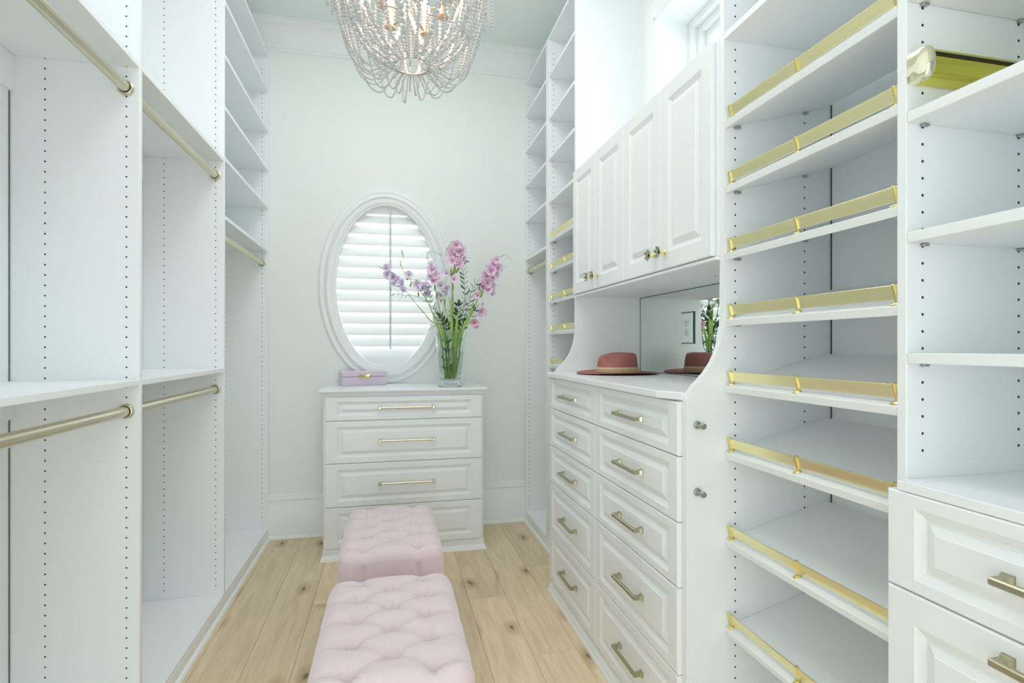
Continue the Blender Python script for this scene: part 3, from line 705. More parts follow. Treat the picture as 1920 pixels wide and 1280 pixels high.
# ------------------------------------------------------------ tufted benches
OTH = 0.455
HW, HL, CR = 0.212, 0.325, 0.05
BTN = [(0.0, y) for y in (-0.2, -0.067, 0.067, 0.2)] + [(s * 0.108, y) for s in (-1, 1) for y in (-0.262, -0.133, 0.0, 0.133, 0.262)]
SEG = []
for s in (-1, 1):
    for yc_ in (-0.2, -0.067, 0.067, 0.2):
        for yo in (-0.262, -0.133, 0.0, 0.133, 0.262):
            if abs(yo - yc_) < 0.09: SEG.append(((0.0, yc_), (s * 0.108, yo)))
    for yo in (-0.262, -0.133, 0.0, 0.133, 0.262): SEG.append(((s * 0.108, yo), (s * 0.26, yo + 0.0)))
    for e in (-1, 1): SEG.append(((s * 0.108, e * 0.262), (s * 0.108, e * 0.36)))
def seg_d(px, py, a, b):
    ax, ay = a; bx, by = b; dx, dy = bx - ax, by - ay
    t = max(0, min(1, ((px - ax) * dx + (py - ay) * dy) / (dx * dx + dy * dy)))
    # pleats bow slightly towards the far end
    bow = 0.012 * math.sin(PI * t)
    return math.hypot(px - ax - dx * t, py - ay - dy * t - bow)
def tuft(x, y):
    dp = min(seg_d(x, y, a, b) for a, b in SEG)
    h = -0.0145 * math.exp(-dp / 0.010) - 0.006 * math.exp(-(dp / 0.028) ** 2)
    for i, (bx, by) in enumerate(BTN):
        d = math.hypot(x - bx, y - by)
        if d < 0.12:
            h -= 0.030 * math.exp(-d / 0.017)
            if d > 0.003:
                an = math.atan2(y - by, x - bx)
                h += 0.0024 * math.sin(11 * an + i * 1.7) * math.exp(-((d - 0.018) / 0.014) ** 2) + 0.0015 * math.sin(17 * an + i) * math.exp(-((d - 0.028) / 0.016) ** 2)
    return h
def perim(n):
    pts = []
    segs = [((HW, -(HL - CR)), (HW, HL - CR)), None, ((HW - CR, HL), (-(HW - CR), HL)), None, ((-HW, HL - CR), (-HW, -(HL - CR))), None, ((-(HW - CR), -HL), (HW - CR, -HL)), None]
    lens = [2 * (HL - CR), PI * CR / 2, 2 * (HW - CR), PI * CR / 2] * 2; tot = sum(lens)
    cc = [(HW - CR, HL - CR, 0), (-(HW - CR), HL - CR, PI / 2), (-(HW - CR), -(HL - CR), PI), (HW - CR, -(HL - CR), 3 * PI / 2)]
    for i in range(n):
        s = tot * i / n; k = 0
        while s > lens[k]: s -= lens[k]; k += 1
        if k % 2 == 0:
            a, b = segs[k]; t = s / lens[k]; pts.append((a[0] + (b[0] - a[0]) * t, a[1] + (b[1] - a[1]) * t))
        else:
            cx, cy, a0 = cc[k // 2]; t = a0 + s / CR; pts.append((cx + CR * math.cos(t), cy + CR * math.sin(t)))
    return pts
def sdf(x, y):
    qx, qy = abs(x) - (HW - CR), abs(y) - (HL - CR)
    return math.hypot(max(qx, 0), max(qy, 0)) + min(max(qx, qy), 0) - CR
def cushion():
    n = 360; P = perim(n); mb = MB(); vs = []; loops = []
    RR = 0.050
    K = 84
    for k in range(K + 1):
        r = 1 - (1 - k / K) ** 1.0
        r = math.sin(r * PI / 2) ** 0.92 if k else 0
        loops.append(('top', r))
    z = OTH - RR
    for zz in (0.39, 0.37, 0.34, 0.30, 0.25, 0.20, 0.15, 0.11, 0.095): loops.append(('side', zz))
    for kind, a in loops:
        for (x, y) in P:
            if kind == 'top':
                px_, py_ = x * a, y * a; s = min(0, sdf(px_, py_)); e = RR + s
                z = OTH + 0.008 * (1 - (px_ / HW) ** 2) * (1 - (py_ / HL) ** 2)
                if e > 0: z += -RR + math.sqrt(max(0, RR * RR - e * e))
                fade = min(1, -s / 0.03) * 0.45 + 0.55
                z += tuft(px_, py_) * fade
                vs.append((px_, py_, z))
            else:
                t = (0.405 - a) / 0.31
                nx, ny = x / HW, y / HL
                out = 0.006 * math.sin(PI * min(1, t * 1.2)) 
                # vertical pleats run down from the edge buttons
                if abs(abs(x) - HW) < 0.01: dd = min(abs(y - yo) for yo in (-0.262, -0.133, 0.0, 0.133, 0.262))
                elif abs(abs(y) - HL) < 0.01: dd = min(abs(x - s * 0.108) for s in (-1, 1))
                else: dd = 1
                out -= 0.011 * math.exp(-dd / 0.007) * max(0, 1 - t * 0.7)
                L = math.hypot(max(abs(x) - (HW - CR), 0) , max(abs(y) - (HL - CR), 0)) or 1
                ux = math.copysign(max(abs(x) - (HW - CR), 0) / L, x); uy = math.copysign(max(abs(y) - (HL - CR), 0) / L, y)
                vs.append((x + ux * out, y + uy * out, a))
    m = len(loops)
    fs = [(i * n + j, i * n + (j + 1) % n, (i + 1) * n + (j + 1) % n, (i + 1) * n + j) for i in range(1, m - 1) for j in range(n)]
    fs += [(0, n + j, n + (j + 1) % n) for j in range(n)]
    fs.append(tuple((m - 1) * n + j for j in range(n)))
    return vs, fs
CV, CF = cushion()
def bench(label, x, y, src=None):
    t = thing('ottoman', label, 'ottoman', (x, y, 0), 'pink velvet ottomans in the aisle')
    if src is None:
        c = obj('cushion', MB().add([(a + x, b + y, c_) for a, b, c_ in CV], CF), M['velvet'], t, org=(x, y, 0.09), smooth=2)
        bs_ = [obj('tuft_button', MB().ball((x + bx, y + by, OTH + 0.006 + tuft(bx, by) + 0.0035), 0.0075, 2, (1, 1, 0.55)), M['velvet'], c, smooth=2) for bx, by in BTN]
        b = obj('base', MB().box(x - HW + 0.012, x + HW - 0.012, y - HL + 0.012, y + HL - 0.012, 0.07, 0.10, 0.003), M['foot'], t)
        f = [obj('foot', MB().lathe([(0.014, 0), (0.017, 0.01), (0.022, 0.05), (0.024, 0.07)], (x + sx * (HW - 0.045), y + sy * (HL - 0.045), 0), 16), M['foot'], t, smooth=True) for sx in (-1, 1) for sy in (-1, 1)]
        return t, [c] + bs_ + [b] + f
    else:
        dx = Vector((x, y, 0)) - ORG[src[0].name]; mp = {src[0].name: t}
        for o in src[1]:
            q = o.copy(); COL.objects.link(q); ORG[q.name] = ORG[o.name] + dx; mp[o.name] = q
            par = mp[o.parent.name]; q.parent = par; q.location = ORG[q.name] - ORG[par.name]
        return t, None
ot = bench('pale pink tufted velvet ottoman in the foreground, cut by the lower edge', 0.004, 1.68)
bench('pale pink tufted velvet ottoman in front of the chest of drawers', 0.004, 2.545, ot)

# ------------------------------------------------------------ lilac box on the chest
def rotz(mb, c, a): return mb.xf(Matrix.Translation(c) @ Matrix.Rotation(a, 4, 'Z'))
DT = 1.0155
bxc = (-0.303, 3.628, DT); ba = math.radians(13)
bx_ = thing('jewelry_box', 'small lilac lacquered box with a gold bow clasp on the white chest', 'box', bxc)
obj('box_body', rotz(MB().box(0, 0.288, 0, 0.165, 0, 0.057, 0.004), bxc, ba), M['box'], bx_)
obj('box_lid', rotz(MB().box(-0.0005, 0.2885, -0.0005, 0.1655, 0.0585, 0.092, 0.004), bxc, ba), M['box'], bx_)
cl = MB()
for s in (-1, 1):
    cl.add([(0.144, -0.008, 0.052), (0.144, -0.008, 0.066), (0.144 + s * 0.036, -0.009, 0.076), (0.144 + s * 0.036, -0.009, 0.046),
            (0.144, -0.001, 0.052), (0.144, -0.001, 0.066), (0.144 + s * 0.036, -0.001, 0.076), (0.144 + s * 0.036, -0.001, 0.046),
            (0.144 + s * 0.020, -0.017, 0.061)],
           [(0, 1, 8), (1, 2, 8), (2, 3, 8), (3, 0, 8), (4, 5, 6, 7), (0, 1, 5, 4), (1, 2, 6, 5), (2, 3, 7, 6), (3, 0, 4, 7)])
cl.box(0.137, 0.151, -0.016, -0.001, 0.052, 0.068, 0.003)
obj('bow_clasp', rotz(cl, bxc, ba), M['gold'], bx_)

# ------------------------------------------------------------ glass vase with water
VC = Vector((0.374, 3.45, DT + 0.0012)); zv = DT
va = thing('glass_vase', 'clear glass footed vase half filled with water on the chest', 'vase', tuple(VC))
vp = [(0.104, 0.361), (0.100, 0.350), (0.094, 0.335), (0.089, 0.31), (0.086, 0.27), (0.083, 0.22), (0.079, 0.16), (0.072, 0.10), (0.064, 0.06), (0.052, 0.040), (0.050, 0.030), (0.058, 0.018), (0.072, 0.008), (0.074, 0.003), (0.072, 0.0)]
vin = [(0.0, 0.044), (0.045, 0.046), (0.058, 0.062), (0.068, 0.10), (0.075, 0.16), (0.079, 0.22), (0.082, 0.27), (0.085, 0.31), (0.090, 0.335), (0.097, 0.350), (0.1015, 0.3615)]
o = MB(); n = 40; vp = [(r * 1.03, z * .955) for r, z in vp]; vin = [(r * 1.03, z * .955) for r, z in vin]; pr = [(0.0005, 0.0)] + [(r, z) for r, z in reversed(vp)] + [(r if r > 0 else 0.0005, z) for r, z in reversed(vin)]
# outer wall bottom to top, then inner wall top to bottom
vs = []
for r, z in pr:
    for j in range(n): vs.append((VC.x + r * math.cos(2 * PI * j / n), VC.y + r * math.sin(2 * PI * j / n), VC.z + z))
k = len(pr)
o.add(vs, [(i * n + j, i * n + (j + 1) % n, (i + 1) * n + (j + 1) % n, (i + 1) * n + j) for i in range(k - 1) for j in range(n)] + [tuple(range(n)), tuple((k - 1) * n + j for j in range(n))])
obj('vase_body', o, M['glass'], va, smooth=True)
obj('water', MB().lathe([(r * 1.03, z * .955) for r, z in ((0.044, 0.0475), (0.0568, 0.0625), (0.0668, 0.10), (0.0738, 0.16), (0.0778, 0.22), (0.0796, 0.237))], tuple(VC), 40), M['water'], va, smooth=True)

# ------------------------------------------------------------ flowers
def bez(pts, n=6):                                    # Catmull-Rom through pts
    P = [Vector(p) for p in pts]; P = [2 * P[0] - P[1]] + P + [2 * P[-1] - P[-2]]; out = []
    for i in range(1, len(P) - 2):
        for k in range(n):
            t = k / n; a, b, c, d = P[i - 1:i + 3]
            out.append(0.5 * ((2 * b) + (c - a) * t + (2 * a - 5 * b + 4 * c - d) * t * t + (3 * b - a - 3 * c + d) * t ** 3))
    out.append(P[-2]); return out
def blossom_mb(R=0.034):
    """six ruffled petals around a short throat, opening towards +z"""
    mb = MB()
    for i in range(6):
        t0 = i * PI / 3; vs = []; rw = 5; cw = 5
        L = R * (1.0 if i % 2 else 1.12)
        for a in range(rw):
            u = a / (rw - 1); r = 0.004 + L * (u ** 0.85); wd = (0.003 + 0.0195 * math.sin(PI * min(1, u * 0.80 + 0.06))) * (R / 0.034); z = 0.002 + 0.030 * math.sin(u * 1.35) + (-0.006 if u > 0.8 else 0)
            for b in range(cw):
                v = (b / (cw - 1) - 0.5) * 2
                zz = z + 0.006 * v * v + 0.0050 * math.sin(6 * v + 4 * u + 2 * i) * u
                if u > 0.99: rr = r - 0.008 * abs(v) + 0.003 * math.sin(9 * v + i)
                else: rr = r
                x, y = rr * math.cos(t0) - wd * v * math.sin(t0), rr * math.sin(t0) + wd * v * math.cos(t0)
                vs.append((x, y, zz))
        mb.add(vs, [(a * cw + b, a * cw + b + 1, (a + 1) * cw + b + 1, (a + 1) * cw + b) for a in range(rw - 1) for b in range(cw - 1)])
    return mb
def hidden_base(mb, m, name, smooth=2): return mesh_of(name, mb, m, (0, 0, 0), smooth)
def with_throat(pm):
    mb = blossom_mb(); nf = len(mb.f)
    mb.lathe([(0.0015, -0.006), (0.004, 0.004), (0.007, 0.011)], (0, 0, 0), 8); nt_ = len(mb.f)
    for i in range(3):
        a = i * 2.1; mb.tube([(0, 0, 0.004), (0.004 * math.cos(a), 0.004 * math.sin(a), 0.022), (0.008 * math.cos(a), 0.008 * math.sin(a), 0.032)], 0.0009, 4)
    me = mesh_of('blossom', mb, [pm, M['throat']], (0, 0, 0), 2)
    for i, p in enumerate(me.polygons): p.material_index = 1 if i >= nt_ else 0
    return me
BL = {k: with_throat(M[k]) for k in ('petal_pink', 'petal_rose', 'petal_lilac')}
budmb = MB(); budmb.lathe([(0.0015, 0), (0.0045, 0.006), (0.0058, 0.016), (0.0042, 0.030), (0.0008, 0.040)], (0, 0, 0), 8)
BUD = hidden_base(budmb, M['bud'], 'bud')
def leaf_mb(L, W):
    mb = MB(); vs = []
    for i in range(6):
        u = i / 5; w_ = W * math.sin(PI * (u * 0.93 + 0.04)) ** 0.8
        vs += [(-w_, 0.12 * L * u * u, L * u), (0, 0.12 * L * u * u - 0.15 * w_, L * u), (w_, 0.12 * L * u * u, L * u)]
    return mb.add(vs, [(i * 3 + j, i * 3 + j + 1, i * 3 + 4 + j, i * 3 + 3 + j) for i in range(5) for j in range(2)])
LEAF = hidden_base(leaf_mb(0.045, 0.0075), M['leaf'], 'leaf')
LEAFB = hidden_base(leaf_mb(0.060, 0.015), M['leaf'], 'leaf')
PLEAF = hidden_base(leaf_mb(0.034, 0.005), M['pale_leaf'], 'leaf')
SWORD = hidden_base(leaf_mb(0.085, 0.0055), M['bud'], 'leaf')
def child(me, name, pos, dirv, parent, scale=1.0, spin=0.0):
    o = bpy.data.objects.new(name, me); COL.objects.link(o); ORG[o.name] = Vector(pos); place(o, parent)
    q = Vector(dirv).normalized().to_track_quat('Z', 'Y') @ Matrix.Rotation(spin, 4, 'Z').to_quaternion()
    o.rotation_mode = 'QUATERNION'; o.rotation_quaternion = q; o.scale = (scale,) * 3; return o
def inside(i):                                        # where a stem stands on the vase floor and passes the rim
    a = i * 2.399; return Vector((VC.x + 0.030 * math.cos(a), VC.y + 0.030 * math.sin(a), VC.z + 0.052))
RIM = VC.z + 0.345
def flower_stem(label, i, px, y_off, blossoms, buds=(), swords=(), petalm='petal_pink', r=0.0042, group='gladiolus stems in the vase'):
    """px: list of photo points from the rim to the tip; each stem leans at its own depth"""
    k = len(px); pts = [inside(i)]
    for j, (a, b) in enumerate(px):
        f = j / max(1, k - 1); pts.append(at(a, b, VC.y + y_off * (0.35 + 0.65 * f)))
    path = bez(pts, 5); n = len(path)
    t = thing('gladiolus', label, 'flower', tuple(pts[0]), group)
    obj('stem', MB().tube(path, [r * (1 - 0.72 * q / (n - 1)) for q in range(n)], 8), M['stem'], t, org=tuple(pts[0]), smooth=2)
    random.seed(i * 13 + 5)
    for (a, b, s, *mt) in blossoms:
        p = at(a, b, VC.y + y_off + random.uniform(-0.03, 0.0))
        near = min(path, key=lambda q: (q - p).length)
        d = (p - near); d = d.normalized() * 0.9 + Vector((random.uniform(-.7, .7), -0.75, random.uniform(-.5, .6)))
        child(BL[mt[0] if mt else petalm], 'blossom', p, d, t, s * 1.12, random.uniform(0, 6))
        q2 = near + (p - near) * 0.5
        obj('calyx', MB().tube([near, q2, p], [0.0028, 0.0036, 0.0030], 6), M['bud'], t, org=tuple(near), smooth=2)
    for (a, b, dx, dz, s) in buds: child(BUD, 'bud', at(a, b, VC.y + y_off), (dx, -0.2, dz), t, s)
    for (a, b, dx, dz, s) in swords: child(SWORD, 'leaf', at(a, b, VC.y + y_off), (dx, -0.15, dz), t, s, 0.5)
    return t
flower_stem('pale lilac gladiolus leaning furthest left, tip touching the tilt rod', 1,
    [(824, 619), (806, 600), (786, 576), (762, 546), (744, 520), (730, 508), (716, 502)], -0.03,
    [(724, 503, .62), (729, 514, .70), (738, 520, .78), (744, 530, .85), (752, 533, .72), (757, 545, .50)],
    [(722, 504, -1, .1, .8)], [(716, 502, -1, .25, .32)], 'petal_lilac')
flower_stem('lilac gladiolus with a curled green tip, second from the left', 2,
    [(828, 619), (812, 588), (800, 562), (780, 536), (762, 516), (751, 494), (757, 478), (748, 462)], 0.02,
    [(767, 516, .62), (783, 534, .75), (790, 541, .85), (797, 550, .72), (803, 541, .55), (799, 534, .50)],
    [(763, 526, .2, 1, 1.1), (769, 538, .2, 1, 1.0), (785, 556, -.1, 1, 1.0)], [(751, 500, .05, 1, .5), (756, 487, .5, .6, .35), (756, 482, -.35, 1, .55)], 'petal_lilac')
flower_stem('pale pink gladiolus left of the tall one, its tip arching', 3,
    [(834, 619), (826, 588), (820, 560), (815, 534), (811, 505), (801, 482), (806, 471), (829, 477)], 0.03,
    [(809, 497, .60, 'petal_lilac'), (812, 507, .78), (815, 517, .72), (809, 520, .62, 'petal_lilac'), (812, 527, .62), (818, 522, .55)],
    [(816, 545, -.1, 1, 1.2), (818, 560, .1, 1, 1.2)], [(801, 492, 0, 1, .42), (812, 476, 1, -.1, .30)], 'petal_pink')
flower_stem('tallest gladiolus with a big bright pink flower head', 4,
    [(851, 619), (849, 590), (849, 560), (848, 530), (850, 508), (855, 485), (854, 462), (848, 452), (836, 470)], -0.02,
    [(855, 459, .75), (858, 468, .95), (850, 474, .95), (860, 478, .95), (853, 485, .98), (857, 492, .90), (848, 490, .80), (863, 470, .75), (866, 484, .60), (838, 513, .62, 'petal_lilac'), (851, 524, .60), (846, 478, .6)],
    [(847, 516, -.15, 1, 1.2), (851, 514, .2, 1, 1.3), (855, 512, .5, 1, 1.2), (849, 545, 0, 1, 1.2)], [(833, 478, .55, 1, .42), (830, 479, -1, .05, .35)], 'petal_pink', 0.0058)
flower_stem('pink gladiolus leaning right, its green tips reaching furthest right', 5,
    [(868, 619), (880, 596), (890, 575), (898, 553), (908, 530), (920, 508), (930, 486), (938, 481), (950, 477)], -0.03,
    [(930, 489, .70), (925, 497, .82), (931, 501, .78), (921, 507, .85), (927, 512, .72), (915, 518, .88), (921, 523, .80), (911, 529, .88), (917, 534, .85), (907, 539, .80), (914, 543, .72), (919, 547, .62), (905, 530, .55), (896, 553, .58)],
    [(898, 545, .1, 1, 1.2), (901, 558, .3, 1, 1.4), (914, 505, -.4, 1, .8), (909, 515, -.4, 1, .8)], [(937, 482, 1, .30, .52), (950, 479, .8, -.75, .62), (939, 497, 1, -.35, .55)], 'petal_pink', 0.005)
flower_stem('short gladiolus with two rose flowers drooping over the right side of the rim', 6,
    [(863, 619), (880, 607), (893, 592), (898, 583), (904, 574)], -0.07,
    [(901, 583, .78, 'petal_pink'), (889, 604, .62, 'petal_rose'), (893, 610, .40, 'petal_rose')], [(903, 574, .3, 1, .8)], [], 'petal_rose', 0.0035)
flower_stem('faint lilac gladiolus in front of the window edge between taller stems', 7,
    [(842, 619), (838, 592), (833, 566), (829, 545), (827, 530)], 0.05,
    [(826, 535, .62), (831, 546, .68), (827, 553, .55), (836, 540, .50), (829, 562, .45, 'petal_rose')], [(833, 572, .1, 1, 1)], [], 'petal_lilac')
def leafy(label, i, px, y_off, me, step, sc, stemm, r=0.0022, name='greenery_sprig', group='leafy sprigs in the vase'):
    pts = [inside(i)]; k = len(px)
    for j, (a, b) in enumerate(px): pts.append(at(a, b, VC.y + y_off * (0.3 + 0.7 * j / (k - 1))))
    path = bez(pts, 6); n = len(path)
    t = thing(name, label, 'foliage', tuple(pts[0]), group)
    obj('stem', MB().tube(path, [r * (1 - 0.6 * q / (n - 1)) for q in range(n)], 6), stemm, t, org=tuple(pts[0]), smooth=2)
    random.seed(i * 7 + 1); acc = 0; side = 1
    for q in range(1, n):
        acc += (path[q] - path[q - 1]).length
        if path[q].z < RIM + 0.012 and not (i in (12, 15, 14) and path[q].z > VC.z + 0.10 and path[q].z < RIM - 0.05): continue
        if acc > step:
            acc = 0; d = (path[q] - path[q - 1]).normalized()
            for s in (-1, 1):
                sv = Vector((d.z, 0, -d.x)) * s
                child(me, 'leaf', path[q], d * 0.7 + sv * random.uniform(0.7, 1.1) + Vector((0, random.uniform(-.7, .4), 0)), t, sc * random.uniform(.8, 1.15), random.uniform(-.6, .6))
    child(me, 'leaf', path[-1], (path[-1] - path[-2]), t, sc)
    return t
leafy('dark green leafy sprig rising right of the tall pink flower', 8, [(858, 619), (866, 588), (872, 558), (870, 528), (868, 505), (866, 492), (871, 488)], 0.05, LEAF, 0.024, 0.95, M['leaf'])
leafy('dark green leafy sprig bending right towards the right-leaning gladiolus', 9, [(861, 619), (872, 592), (880, 566), (884, 545), (893, 532)], -0.05, LEAF, 0.026, 0.95, M['leaf'])
leafy('pale green sprig stretched left across the window louvres', 10, [(832, 619), (816, 584), (795, 562), (775, 554), (752, 553), (730, 546)], 0.08, PLEAF, 0.020, 0.95, M['pale_leaf'])
leafy('grey-green fine sprig among the stems left of centre', 11, [(837, 619), (822, 592), (812, 572), (806, 556), (801, 544)], -0.06, PLEAF, 0.022, 1.0, M['leaf'])
leafy('broad dark leaves crowded low over the vase rim, left half', 12, [(838, 619), (832, 606), (826, 596)], -0.05, LEAFB, 0.014, 0.75, M['leaf'])
leafy('broad dark leaves crowded low over the vase rim, centre', 13, [(852, 619), (856, 606), (858, 592), (860, 574)], -0.06, LEAFB, 0.016, 0.75, M['leaf'])
leafy('broad dark leaves crowded low over the vase rim, right half', 14, [(864, 619), (872, 606), (880, 596), (892, 580)], 0.03, LEAFB, 0.018, 0.75, M['leaf'])
leafy('short dark sprig standing upright behind the central stems', 15, [(846, 619), (850, 600), (846, 582), (848, 566)], 0.06, LEAF, 0.020, 0.85, M['leaf'])
def blade(label, i, pts_px, y_off, w_):
    pts = [inside(i)] + [at(a, b, VC.y + y_off) for a, b in pts_px]
    P = bez(pts, 5); n = len(P); vs = []
    for q, p in enumerate(P):
        u = q / (n - 1); ww = w_ * (1 - u ** 3) * (0.7 + 0.3 * math.sin(PI * u)); vs += [(p.x - ww, p.y, p.z), (p.x, p.y - ww * 0.35, p.z), (p.x + ww, p.y, p.z)]
    o = obj('sword_leaf', MB().add(vs, [(q * 3 + j, q * 3 + 1 + j, q * 3 + 4 + j, q * 3 + 3 + j) for q in range(n - 1) for j in range(2)]), M['stem'], None, org=tuple(pts[0]), smooth=2)
    tag(o, label, 'leaf', 'sword leaves in the vase')
blade('upright bright green sword leaf at the middle of the bouquet', 16, [(847, 615), (846, 580), (840, 552)], -0.03, 0.011)
blade('bright green sword leaf leaning right below the pink gladiolus', 17, [(868, 618), (882, 588), (889, 556)], -0.05, 0.011)
blade('second green sword leaf close right of the central stem', 18, [(856, 616), (857, 590), (854, 565)], -0.05, 0.009)
blade('green sword leaf leaning left beside the leftmost gladiolus', 19, [(830, 618), (818, 604), (803, 568)], -0.04, 0.007)
blade('thin green leaf poking out low over the left side of the rim', 20, [(822, 618), (812, 613), (800, 622)], -0.05, 0.005)

# ------------------------------------------------------------ hat on the counter
CT = 1.140
hc = Vector((1.068, 2.425, CT)); ha = math.radians(182)      # long axis of the hat
ht = thing('fedora_hat', 'dusty rose straw fedora with a cream band on the countertop', 'hat', tuple(hc))
def hat_shell():
    n = 72; rings = []
    def ring(a, b, zf): rings.append([(a * math.cos(2 * PI * j / n), b * math.sin(2 * PI * j / n), zf(2 * PI * j / n)) for j in range(n)])
    BA, BB = 0.198, 0.178; CA, CB = 0.102, 0.084
    brim = lambda s: (lambda t: 0.004 + 0.010 * (s ** 2.2) * (0.55 - 0.45 * math.cos(2 * t)) * 0.9 + 0.001)
    for s in (0.985, 1.0): ring(BA * s, BB * s, (lambda t, s=s: brim(1.0)(t) - 0.0022))
    for s in (1.003, 0.99, 0.92, 0.84, 0.76, 0.68, 0.61, 0.56): ring(BA * s if s > 0.6 else CA * 1.06, BB * s if s > 0.6 else CB * 1.06, (lambda t, s=s: brim((s - 0.5) / 0.5)(t) + 0.0008))
    ring(CA, CB, lambda t: 0.009)
    for i, z in enumerate((0.02, 0.035, 0.05, 0.064, 0.076, 0.086, 0.094, 0.099, 0.1015)):
        u = i / 8; k = 1 - 0.16 * u - 0.10 * max(0, u - 0.7) / 0.3
        if i == 7: k -= 0.03
        if i == 8: k -= 0.09
        ring(CA * k, CB * k, lambda t, z=z: z)
    for k in (0.55, 0.40, 0.25, 0.10): ring(CA * k, CB * k, lambda t: 0.103)
    vs = []
    for r in rings:
        for x, y, z in r:
            if z > 0.012:
                u = min(1, max(0, (z - 0.045) / 0.05))
                # two finger pinches at the front (+x) and a crease along the crown
                fr = max(0, x) / CA
                pin = math.exp(-((x - 0.058) / 0.024) ** 2) * min(1, max(0, (z - 0.030) / 0.05))
                y2 = y * (1 - 0.58 * pin)
                tz = 0
                if z > 0.08: tz = -0.020 * math.exp(-(y / 0.020) ** 2) * (1 - 0.35 * abs(x) / CA) * min(1, (z - 0.08) / 0.02)
                z = z + tz + (0.004 * (-x / CA) if z > 0.06 else 0) - 0.006 * fr * u
                y = y2
            vs.append((x, y, z))
    m = len(rings)
    fs = [(i * n + j, i * n + (j + 1) % n, (i + 1) * n + (j + 1) % n, (i + 1) * n + j) for i in range(m - 1) for j in range(n)]
    fs += [tuple(range(n))[::-1], tuple((m - 1) * n + j for j in range(n))]
    return MB().add(vs, fs)
RH = Matrix.Translation(hc) @ Matrix.Rotation(ha, 4, 'Z')
obj('hat_body', hat_shell().xf(RH), M['hat'], ht, smooth=2)
bd = MB().lathe([(1.0, 0.008), (1.035, 0.009), (1.02, 0.020), (1.0, 0.0335), (0.975, 0.034)], (0, 0, 0), 64, sx=0.102, sy=0.084)
obj('hat_band', bd.xf(RH), M['band'], ht, smooth=2)
bd = MB().lathe([(1.0, 0.0225), (1.042, 0.0225), (1.040, 0.0245), (1.0, 0.0245)], (0, 0, 0), 64, sx=0.100, sy=0.0825)
obj('hat_cord', bd.xf(RH), mat('tan_cord', (0.40, 0.25, 0.16), 0.7, var=0.1), ht, smooth=2)

# ------------------------------------------------------------ beaded chandelier
CC = Vector((0.083, 2.19, 0)); ch = thing('chandelier', 'whitewashed wooden-bead basket chandelier hanging from the ceiling', 'chandelier', (CC.x, CC.y, ZC - 0.02))
def ico():
    bm = bmesh.new(); bmesh.ops.create_icosphere(bm, subdivisions=1, radius=1)
    vs = [v.co.copy() for v in bm.verts]
    for i, v in enumerate(bm.verts): v.index = i
    fs = [tuple(v.index for v in f.verts) for f in bm.faces]; bm.free(); return vs, fs
ICV, ICF = ico()
def ring_torus(R, z, r):
    return MB().tube([(CC.x + R * math.cos(2 * PI * i / 48), CC.y + R * math.sin(2 * PI * i / 48), z) for i in range(49)], r, 8, cap=False)
fr_ = ring_torus(0.067, 2.391, 0.0022)
obj('lower_ring', fr_, M['beadframe'], ch, smooth=2)
obj('middle_ring', ring_torus(0.285, 2.80, 0.004), M['beadframe'], ch, smooth=2)
obj('top_ring', ring_torus(0.10, 3.10, 0.004), M['beadframe'], ch, smooth=2)
sp = MB().tube([(CC.x, CC.y, ZC - 0.02), (CC.x, CC.y, 2.72)], 0.007, 10)
for i in range(4):
    a = i * PI / 2 + 0.4; sp.tube([(CC.x, CC.y, 2.80), (CC.x + 0.285 * math.cos(a), CC.y + 0.285 * math.sin(a), 2.80)], 0.0035, 6)
    sp.tube([(CC.x, CC.y, 3.10), (CC.x + 0.10 * math.cos(a), CC.y + 0.10 * math.sin(a), 3.10)], 0.0035, 6)
obj('support_rod', sp, M['beadframe'], ch, smooth=2)
obj('ceiling_canopy', MB().lathe([(0.065, ZC - 0.001), (0.065, ZC - 0.012), (0.05, ZC - 0.024), (0.012, ZC - 0.030)], (CC.x, CC.y, 0), 28), M['beadframe'], ch, smooth=True)
def beads_along(pts, rfun, name='bead_strand', m=None, wire=False):
    P = bez(pts, 14); L = [0]
    for i in range(1, len(P)): L.append(L[-1] + (P[i] - P[i - 1]).length)
    tot = L[-1]; mb = MB(); s = 0
    vs = []; fs = []
    def pos(d):
        for i in range(1, len(P)):
            if L[i] >= d:
                t = (d - L[i - 1]) / max(1e-9, L[i] - L[i - 1]); return P[i - 1].lerp(P[i], t)
        return P[-1]
    while s < tot:
        r = rfun(s / tot); s += r
        if s > tot: break
        c = pos(s); n0 = len(vs)
        vs += [(c.x + v.x * r, c.y + v.y * r, c.z + v.z * r) for v in ICV]
        fs += [tuple(i + n0 for i in f) for f in ICF]; s += r * 0.98
    mb.add(vs, fs); return obj(name, mb, m or M['bead'], ch, smooth=2)
def cyl(R, a, z): return Vector((CC.x + R * math.cos(a), CC.y + R * math.sin(a), z))
rng = random.Random(3)
# inner basket: graded beads running straight to the lower ring
for i in range(20):
    a = 2 * PI * (i + 0.3) / 20
    big = i % 2 == 0
    beads_along([cyl(0.262, a, 2.80), cyl(0.262, a, 2.68), cyl(0.235, a, 2.55), cyl(0.165, a, 2.45), cyl(0.069, a, 2.392)],
                (lambda t: 0.0070 if t < 0.40 else 0.0165 - 0.0185 * (t - 0.40)) if big else (lambda t: 0.0110 - 0.0060 * t))
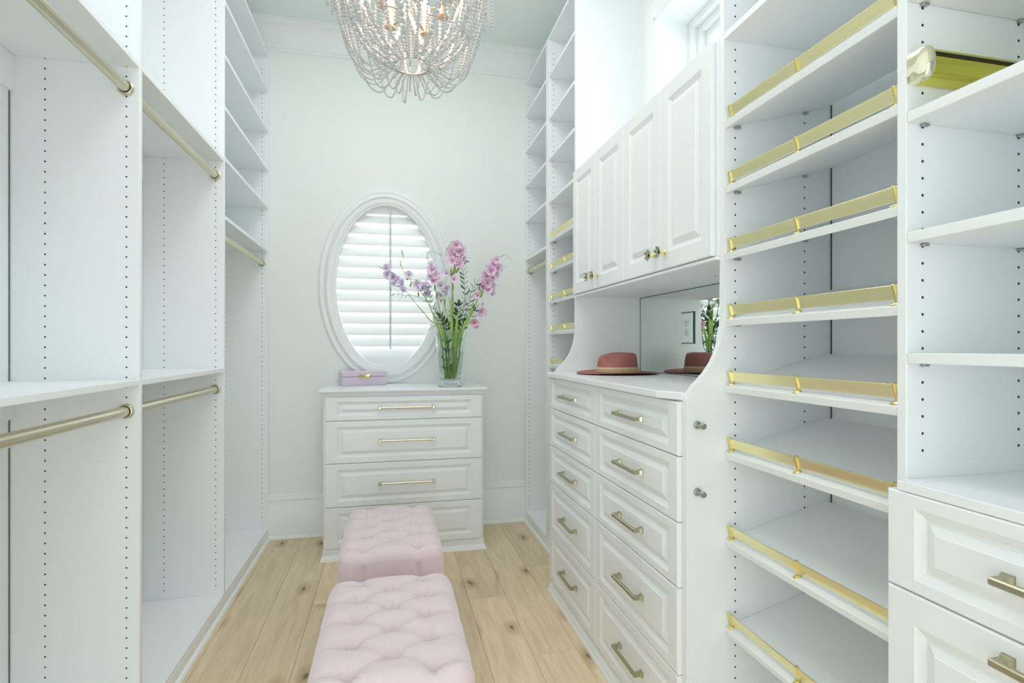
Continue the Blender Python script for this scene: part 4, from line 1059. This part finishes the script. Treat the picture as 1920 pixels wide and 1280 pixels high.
# drooping small-bead strands hanging below the ring
for i in range(45):
    a = 2 * PI * i / 45 + rng.uniform(-.02, .02); dr = rng.uniform(-0.012, 0.010); R0 = 0.303 + rng.uniform(-.008, .008)
    k = i % 3
    low = (2.322, 2.348, 2.372)[k] + dr; Rl = (0.150, 0.170, 0.165)[k]
    beads_along([cyl(0.285, a, 2.80), cyl(R0, a, 2.72), cyl(R0 - 0.008, a, 2.60), cyl(R0 - 0.045, a, 2.47), cyl(Rl + 0.055, a + 0.02, low + 0.040), cyl(Rl, a + 0.03, low), cyl(0.110, a + 0.04, low + 0.022), cyl(0.069, a + 0.04, 2.389)],
                lambda t: 0.0082 - 0.0022 * t if t < 0.55 else 0.0068 - 0.0032 * t)
# outer fringe of short loops below the middle ring
for i in range(22):
    a = 2 * PI * i / 22; dz_ = 0.05 * math.sin(a * 3) + rng.uniform(-.02, .02)
    beads_along([cyl(0.287, a - 0.10, 2.80), cyl(0.318, a - 0.075, 2.70), cyl(0.322, a, 2.585 + dz_), cyl(0.318, a + 0.075, 2.70), cyl(0.287, a + 0.10, 2.80)], lambda t: 0.0066)
# heavy swags between the arms
for i in range(6):
    a = 2 * PI * i / 6 + 0.55; b = a + 2 * PI / 6
    beads_along([cyl(0.27, a, 2.78), cyl(0.215, a * .75 + b * .25, 2.61), cyl(0.205, (a + b) / 2, 2.555), cyl(0.215, a * .25 + b * .75, 2.61), cyl(0.27, b, 2.78)], lambda t: 0.0105 + 0.0055 * math.sin(PI * t))
# crown strands from the top ring
for i in range(22):
    a = 2 * PI * (i + .5) / 22
    beads_along([cyl(0.10, a, 3.10), cyl(0.12, a, 2.98), cyl(0.20, a, 2.86), cyl(0.285, a, 2.805)], lambda t: 0.0085)
# candle sleeves, bulbs and their light
for i in range(5):
    a = 2 * PI * i / 5 + 1.05; p = cyl(0.125, a, 2.60)
    s = obj('candle_sleeve', MB().lathe([(0.022, 2.585), (0.024, 2.590), (0.012, 2.600), (0.011, 2.655), (0.008, 2.657)], (p.x, p.y, 0), 16), M['wax'], ch, smooth=True)
    obj('bulb', MB().lathe([(0.006, 2.658), (0.013, 2.672), (0.017, 2.690), (0.014, 2.712), (0.006, 2.735), (0.001, 2.748)], (p.x, p.y, 0), 16), M['bulb'], s, smooth=2)
    obj('lamp_arm', MB().tube([(CC.x, CC.y, 2.72), (CC.x * .5 + p.x * .5, CC.y * .5 + p.y * .5, 2.60), (p.x, p.y, 2.588)], 0.004, 8), M['beadframe'], ch, smooth=2)
pl = bpy.data.lights.new('chandelier_glow', 'POINT'); pl.energy = 4.5; pl.color = (1.0, 0.60, 0.40); pl.shadow_soft_size = 0.06
po = bpy.data.objects.new('chandelier_glow', pl); COL.objects.link(po); po.location = (CC.x, CC.y, 2.66)
